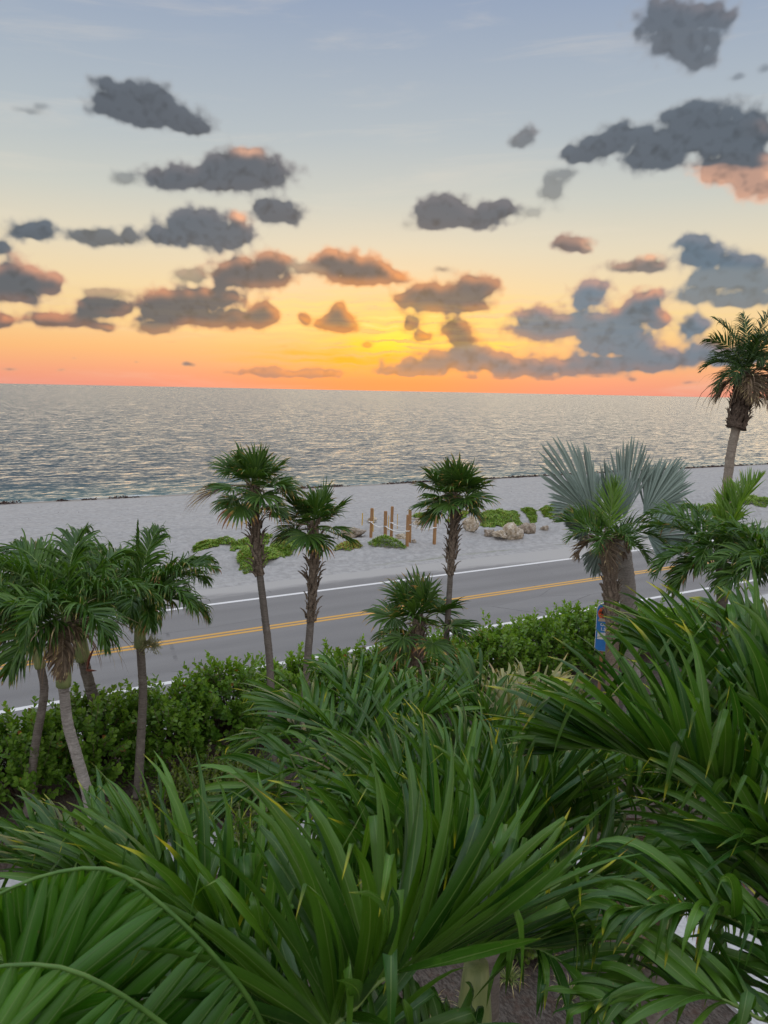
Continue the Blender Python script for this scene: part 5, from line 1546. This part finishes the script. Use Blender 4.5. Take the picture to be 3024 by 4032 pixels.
# ------------------------------------------------------------------ palms in front of the balcony
def close_palm(label, seed, crown, fronds, spec, tilt=(0, 0), r=0.09, shaft=True, limit=300, extra=()):
    """crown (x, y, depth) in the picture; fronds: lists of (x, y, depth) after the crown with their leaflets"""
    rng = np.random.RandomState(seed)
    top = at(*crown)
    base = np.array([top[0] + tilt[0], top[1] + tilt[1], -0.02])
    root = thing('close_palm', base, label, 'palm tree', 'feather palms in front of the balcony')
    sh0 = top - UPZ * 0.95
    trunk(root, base, [base, (base + sh0) / 2 + np.array([0.08, 0.05, 0]), sh0], r * 1.25, r, M_TRUNK, rng, 60, 0.04, 12)
    Cc = curve([sh0 - UPZ * 0.02, sh0 + UPZ * 0.5, top - UPZ * 0.05], 12)
    V, F = tube(Cc, np.array([1.15, 1.25, 1.22, 1.18, 1.12, 1.05, 1.0, .95, .88, .8, .72, .62]) * r, 14)
    obj('crownshaft', mesh('crownshaft', V - Cc[0], F, M_SHAFT), root, Cc[0] - base)
    single = []
    for fr in fronds:
        pts = [top] + [at(*p) for p in fr['p']]
        kw = dict(spec); kw.update({k: v for k, v in fr.items() if k not in ('p', 'up', 'mat', 'n', 'L', 'W', 'lift', 'droop')})
        pinnate(root, base, pts, fr.get('n', 30), fr.get('L', 0.7), fr.get('W', 0.06), fr.get('up', UPZ), fr.get('lift', 58), fr.get('droop', 0.6), fr.get('mat', M_FRONT), rng, single=single, **kw)
    for (a, e0, ln, bend, kw) in extra:
        hd = math.cos(R(a)) * (-LEFT) + math.sin(R(a)) * hf
        e = R(e0); pts = [top]; p = top.copy()
        for q in range(6):
            p = p + (hd * math.cos(e) + UPZ * math.sin(e)) * ln / 6
            e -= R(bend) / 6 * (0.6 + 0.14 * q)
            pts.append(p.copy())
        k2 = dict(spec); kw = dict(kw)
        m2, L2, W2, lf2, d2, n2 = kw.pop('mat', M_FRONT), kw.pop('L', 0.62), kw.pop('W', 0.05), kw.pop('lift', 40), kw.pop('droop', 1.0), kw.pop('n', 30)
        k2.update(kw)
        pinnate(root, base, pts, n2, L2, W2, UPZ + rng.normal(0, 0.2, 3), lf2, d2, m2, rng, single=single, **k2)
    spawn_leaflets(single, limit)
    return root


SPEC = dict(M=9, rach=(0.010, 0.003), t0=0.14, fold=0.50, folda=2.0, jit=1.6, dry=0.06, wind=0.75, twist=1.6, cup=0.30)
close_palm('nearest feather palm at the bottom left and centre, its broad fronds fanning towards the balcony', 1, (640, 2430, 2.05), [
    dict(p=[(690, 2250, 1.95), (760, 2185, 1.98), (828, 2114, 2.02), (967, 2061, 2.12), (1080, 2046, 2.24), (1190, 2050, 2.36)], n=64, L=0.68, W=0.041, lift=66, droop=0.35, a0=112, a1=16, t0=0.2),
    dict(p=[(560, 2160, 2.4), (440, 2030, 2.55), (340, 1960, 2.7), (240, 1930, 2.82), (150, 1935, 2.95)], n=62, L=0.64, W=0.039, lift=66, droop=0.35, a0=104, a1=20, t0=0.22),
    dict(p=[(610, 2200, 2.5), (585, 2030, 2.9), (560, 1930, 3.3), (530, 1870, 3.8)], n=38, L=0.60, W=0.040, lift=60, droop=0.35, a0=70, a1=20),
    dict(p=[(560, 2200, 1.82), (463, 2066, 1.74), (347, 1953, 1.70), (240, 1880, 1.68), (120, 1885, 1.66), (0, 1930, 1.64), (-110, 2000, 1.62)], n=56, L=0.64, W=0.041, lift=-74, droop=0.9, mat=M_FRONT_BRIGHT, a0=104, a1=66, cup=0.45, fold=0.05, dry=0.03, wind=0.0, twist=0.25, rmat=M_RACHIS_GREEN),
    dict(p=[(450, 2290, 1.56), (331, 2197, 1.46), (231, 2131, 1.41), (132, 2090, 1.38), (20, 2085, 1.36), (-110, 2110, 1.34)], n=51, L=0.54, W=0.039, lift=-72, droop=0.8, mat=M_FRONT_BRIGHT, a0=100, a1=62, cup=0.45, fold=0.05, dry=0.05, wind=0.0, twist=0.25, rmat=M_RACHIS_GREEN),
    dict(p=[(500, 2330, 2.2), (330, 2200, 2.25), (170, 2120, 2.35), (20, 2090, 2.5), (-120, 2100, 2.6)], n=44, L=0.55, W=0.041, lift=30, droop=0.7, a0=80, a1=28),
    dict(p=[(500, 2180, 2.5), (340, 2040, 2.75), (190, 1930, 3.0), (60, 1870, 3.2), (-60, 1860, 3.35)], n=56, L=0.62, W=0.041, lift=64, droop=0.4, a0=92, a1=22, t0=0.2),
    dict(p=[(730, 2330, 2.1), (850, 2255, 2.25), (980, 2225, 2.45), (1090, 2250, 2.65)], n=34, L=0.50, W=0.040, lift=14, droop=1.1, a0=84, a1=26),
    dict(p=[(720, 2330, 2.2), (760, 2200, 2.5), (800, 2080, 2.9), (830, 1990, 3.3)], n=40, L=0.60, W=0.041, lift=56, droop=0.5, a0=76, a1=24),
], SPEC, limit=300)

close_palm('feather palm at the right edge with broad dark fronds arching into the picture', 2, (1790, 1960, 2.8), [
    dict(p=[(1640, 1840, 2.78), (1550, 1738, 2.82), (1433, 1662, 2.88), (1340, 1624, 2.97), (1265, 1615, 3.07), (1195, 1624, 3.18)], n=69, L=0.68, W=0.040, lift=64, droop=0.35, a0=84, a1=16, t0=0.1),
    dict(p=[(1700, 1700, 3.0), (1590, 1510, 3.25), (1488, 1445, 3.4), (1430, 1415, 3.5), (1390, 1402, 3.6)], n=64, L=0.66, W=0.039, lift=58, droop=0.35, a0=76, a1=14),
    dict(p=[(1735, 1750, 2.9), (1680, 1620, 3.0), (1600, 1560, 3.15), (1520, 1560, 3.3)], n=26, L=0.62, W=0.056, lift=66, droop=0.3, a0=92, a1=30),
    dict(p=[(1740, 1720, 3.1), (1700, 1500, 3.3), (1640, 1390, 3.6), (1560, 1340, 3.9)], n=31, L=0.57, W=0.050, lift=58, droop=0.35, a0=74, a1=22),
    dict(p=[(1720, 1830, 3.2), (1640, 1730, 3.5), (1560, 1690, 3.8), (1470, 1690, 4.1)], n=49, L=0.66, W=0.041, lift=62, droop=0.4, a0=84, a1=22),
    dict(p=[(1760, 1780, 3.3), (1720, 1600, 3.6), (1660, 1480, 3.9), (1600, 1440, 4.3)], n=49, L=0.66, W=0.041, lift=58, droop=0.4, a0=78, a1=22),
    dict(p=[(1740, 1900, 2.6), (1680, 1840, 2.6), (1600, 1830, 2.6), (1500, 1870, 2.65)], n=44, L=0.56, W=0.040, lift=52, droop=0.6, a0=84, a1=24),
    dict(p=[(1660, 2010, 2.35), (1560, 1975, 2.25), (1450, 1955, 2.18), (1330, 1965, 2.12)], n=40, L=0.47, W=0.037, lift=34, droop=1.7, a0=80, a1=28, fold=0.6, mat=M_FRONT),
    dict(p=[(1700, 2190, 2.1), (1560, 2160, 2.0), (1420, 2140, 2.0), (1270, 2165, 2.0)], n=42, L=0.43, W=0.036, lift=30, droop=1.5, a0=80, a1=28, fold=0.5),
    dict(p=[(1690, 1900, 3.2), (1580, 1880, 3.5), (1460, 1890, 3.8), (1360, 1930, 4.1)], n=29, L=0.56, W=0.045, lift=30, droop=1.0, a0=74, a1=26, dry=0.25),
], SPEC, limit=300)

close_palm('feather palm in the bottom centre with many upright leaflets behind the nearest fronds', 3, (1030, 2060, 3.5), [
    dict(p=[(960, 1900, 3.6), (900, 1800, 3.8), (830, 1755, 4.0), (750, 1735, 4.2)], n=44, L=0.76, W=0.043, lift=66, droop=0.4, a0=84, a1=20),
    dict(p=[(1010, 1880, 3.7), (1000, 1760, 4.0), (985, 1680, 4.4), (970, 1640, 4.9)], n=44, L=0.74, W=0.041, lift=60, droop=0.4, a0=70, a1=20),
    dict(p=[(1080, 1900, 3.7), (1160, 1810, 3.9), (1250, 1785, 4.1), (1330, 1810, 4.3)], n=44, L=0.66, W=0.041, lift=60, droop=0.5, a0=82, a1=20),
    dict(p=[(930, 1950, 3.35), (800, 1900, 3.25), (690, 1900, 3.2), (590, 1950, 3.2)], n=44, L=0.66, W=0.041, lift=58, droop=0.5, a0=88, a1=22),
    dict(p=[(940, 1880, 3.9), (840, 1740, 4.5), (740, 1700, 5.1)], n=44, L=0.70, W=0.040, lift=60, droop=0.5, a0=74, a1=22),
    dict(p=[(1080, 1850, 4.0), (1140, 1720, 4.6), (1200, 1680, 5.3)], n=44, L=0.70, W=0.040, lift=58, droop=0.5, a0=74, a1=22),
    dict(p=[(1060, 1920, 3.4), (1110, 1800, 3.5), (1180, 1740, 3.7), (1260, 1720, 3.9)], n=44, L=0.68, W=0.041, lift=60, droop=0.5, a0=80, a1=22),
    dict(p=[(1000, 1930, 3.3), (930, 1830, 3.3), (850, 1800, 3.4), (760, 1820, 3.5)], n=44, L=0.68, W=0.041, lift=60, droop=0.5, a0=84, a1=22),
    dict(p=[(1120, 2040, 3.2), (1230, 2090, 3.0), (1330, 2190, 2.9)], n=26, L=0.51, W=0.047, lift=30, droop=1.1, a0=76, a1=26),
    dict(p=[(1130, 1960, 3.6), (1260, 1900, 3.6), (1400, 1890, 3.7), (1520, 1940, 3.8)], n=31, L=0.51, W=0.050, lift=44, droop=0.8, a0=78, a1=24),
], SPEC, limit=300)

close_palm('feather palm in the middle of the garden with a dark fan of leaflets pointing left', 4, (800, 1670, 5.4), [
    dict(p=[(735, 1590, 5.4), (660, 1545, 5.7), (590, 1530, 6.1)], n=33, L=0.64, W=0.045, lift=40, droop=0.5, a0=80, a1=14),
    dict(p=[(680, 1660, 5.2), (560, 1690, 5.1), (470, 1760, 5.0), (420, 1840, 5.0)], n=35, L=0.51, W=0.041, lift=34, droop=1.0, a0=76, a1=20),
    dict(p=[(790, 1560, 5.6), (760, 1490, 6.0), (700, 1455, 6.5)], n=33, L=0.57, W=0.043, lift=48, droop=0.6, a0=74, a1=20),
    dict(p=[(880, 1580, 5.7), (950, 1540, 6.1), (1010, 1550, 6.4)], n=33, L=0.59, W=0.043, lift=56, droop=0.6, a0=80, a1=20),
    dict(p=[(700, 1600, 5.6), (600, 1590, 5.9), (520, 1630, 6.1)], n=33, L=0.54, W=0.041, lift=30, droop=0.9, a0=74, a1=20),
    dict(p=[(850, 1700, 5.1), (900, 1780, 4.9), (930, 1880, 4.8)], n=26, L=0.51, W=0.041, lift=30, droop=1.2, a0=74, a1=20),
    dict(p=[(700, 1730, 5.0), (600, 1800, 4.9), (540, 1900, 4.8)], n=29, L=0.51, W=0.041, lift=26, droop=1.2, a0=74, a1=20, dry=0.2),
    dict(p=[(830, 1570, 5.9), (850, 1500, 6.4), (860, 1470, 6.9)], n=31, L=0.56, W=0.043, lift=54, droop=0.7, a0=74, a1=20),
], SPEC, limit=300, shaft=True)

close_palm('feather palm with pale straw coloured upright leaflets below the lowest fan palm', 5, (1070, 1660, 6.2), [
    dict(p=[(1050, 1550, 6.4), (1010, 1490, 6.9), (960, 1465, 7.3)], n=33, L=0.59, W=0.043, lift=62, droop=0.5, a0=78, a1=24, mat=M_MID),
    dict(p=[(1110, 1560, 6.5), (1170, 1510, 7.0), (1240, 1500, 7.5)], n=33, L=0.57, W=0.040, lift=62, droop=0.7, a0=80, a1=24, mat=M_STRAW, dry=0.2),
    dict(p=[(1080, 1560, 6.9), (1090, 1500, 7.6), (1098, 1470, 8.2)], n=33, L=0.57, W=0.040, lift=56, droop=0.7, a0=74, a1=24, mat=M_STRAW, dry=0.2),
    dict(p=[(1150, 1620, 6.0), (1250, 1610, 5.8), (1330, 1650, 5.7)], n=33, L=0.52, W=0.041, lift=50, droop=0.8, a0=78, a1=24),
    dict(p=[(1000, 1620, 6.0), (930, 1600, 5.9), (860, 1630, 5.8)], n=33, L=0.54, W=0.041, lift=52, droop=0.7, a0=78, a1=24),
    dict(p=[(1130, 1590, 6.6), (1230, 1540, 7.0), (1320, 1545, 7.4)], n=33, L=0.54, W=0.041, lift=50, droop=0.8, a0=76, a1=24),
    dict(p=[(1100, 1720, 5.8), (1150, 1800, 5.6), (1180, 1900, 5.5)], n=29, L=0.51, W=0.041, lift=26, droop=1.2, a0=74, a1=24, dry=0.3),
    dict(p=[(1020, 1580, 6.6), (940, 1520, 7.2), (880, 1510, 7.6)], n=31, L=0.54, W=0.040, lift=56, droop=0.7, a0=76, a1=24),
], SPEC, limit=300)

close_palm('shaded feather palm with withered lower fronds in the gap at the lower right', 6, (1440, 1760, 5.6), [
    dict(p=[(1340, 1720, 5.5), (1240, 1740, 5.5), (1160, 1800, 5.5)], n=31, L=0.56, W=0.041, lift=30, droop=1.0, a0=76, a1=24, mat=M_MID),
    dict(p=[(1400, 1650, 5.8), (1340, 1590, 6.2), (1260, 1570, 6.6)], n=31, L=0.54, W=0.041, lift=50, droop=0.7, a0=76, a1=24),
    dict(p=[(1500, 1660, 5.8), (1560, 1620, 6.2), (1640, 1630, 6.6)], n=31, L=0.54, W=0.041, lift=50, droop=0.7, a0=76, a1=24),
    dict(p=[(1380, 1830, 5.3), (1320, 1920, 5.2), (1290, 2010, 5.2)], n=29, L=0.47, W=0.036, lift=10, droop=1.4, a0=70, a1=24, mat=M_DEAD, dry=0.5, rmat=M_RACHIS_DRY),
    dict(p=[(1460, 1690, 5.6), (1500, 1600, 5.9), (1520, 1540, 6.4)], n=40, L=0.62, W=0.040, lift=56, droop=0.6, a0=78, a1=24),
    dict(p=[(1380, 1700, 5.4), (1300, 1660, 5.4), (1220, 1670, 5.5)], n=40, L=0.60, W=0.040, lift=52, droop=0.7, a0=80, a1=24),
    dict(p=[(1500, 1720, 5.3), (1590, 1700, 5.3), (1680, 1730, 5.3)], n=40, L=0.60, W=0.040, lift=52, droop=0.7, a0=80, a1=24),
    dict(p=[(1500, 1830, 5.2), (1540, 1920, 5.0), (1560, 2020, 5.0)], n=29, L=0.47, W=0.036, lift=10, droop=1.4, a0=70, a1=24, dry=0.4),
    dict(p=[(1540, 1760, 5.4), (1640, 1780, 5.3), (1730, 1850, 5.2)], n=29, L=0.56, W=0.041, lift=30, droop=1.0, a0=74, a1=24),
    dict(p=[(1440, 1640, 6.0), (1440, 1570, 6.5), (1450, 1530, 7.0)], n=29, L=0.54, W=0.041, lift=54, droop=0.7, a0=74, a1=24),
    dict(p=[(1420, 1860, 5.2), (1400, 1960, 5.1), (1400, 2060, 5.1)], n=26, L=0.42, W=0.036, lift=6, droop=1.4, a0=70, a1=24, mat=M_DEAD, dry=0.6, rmat=M_RACHIS_DRY),
], SPEC, limit=240)
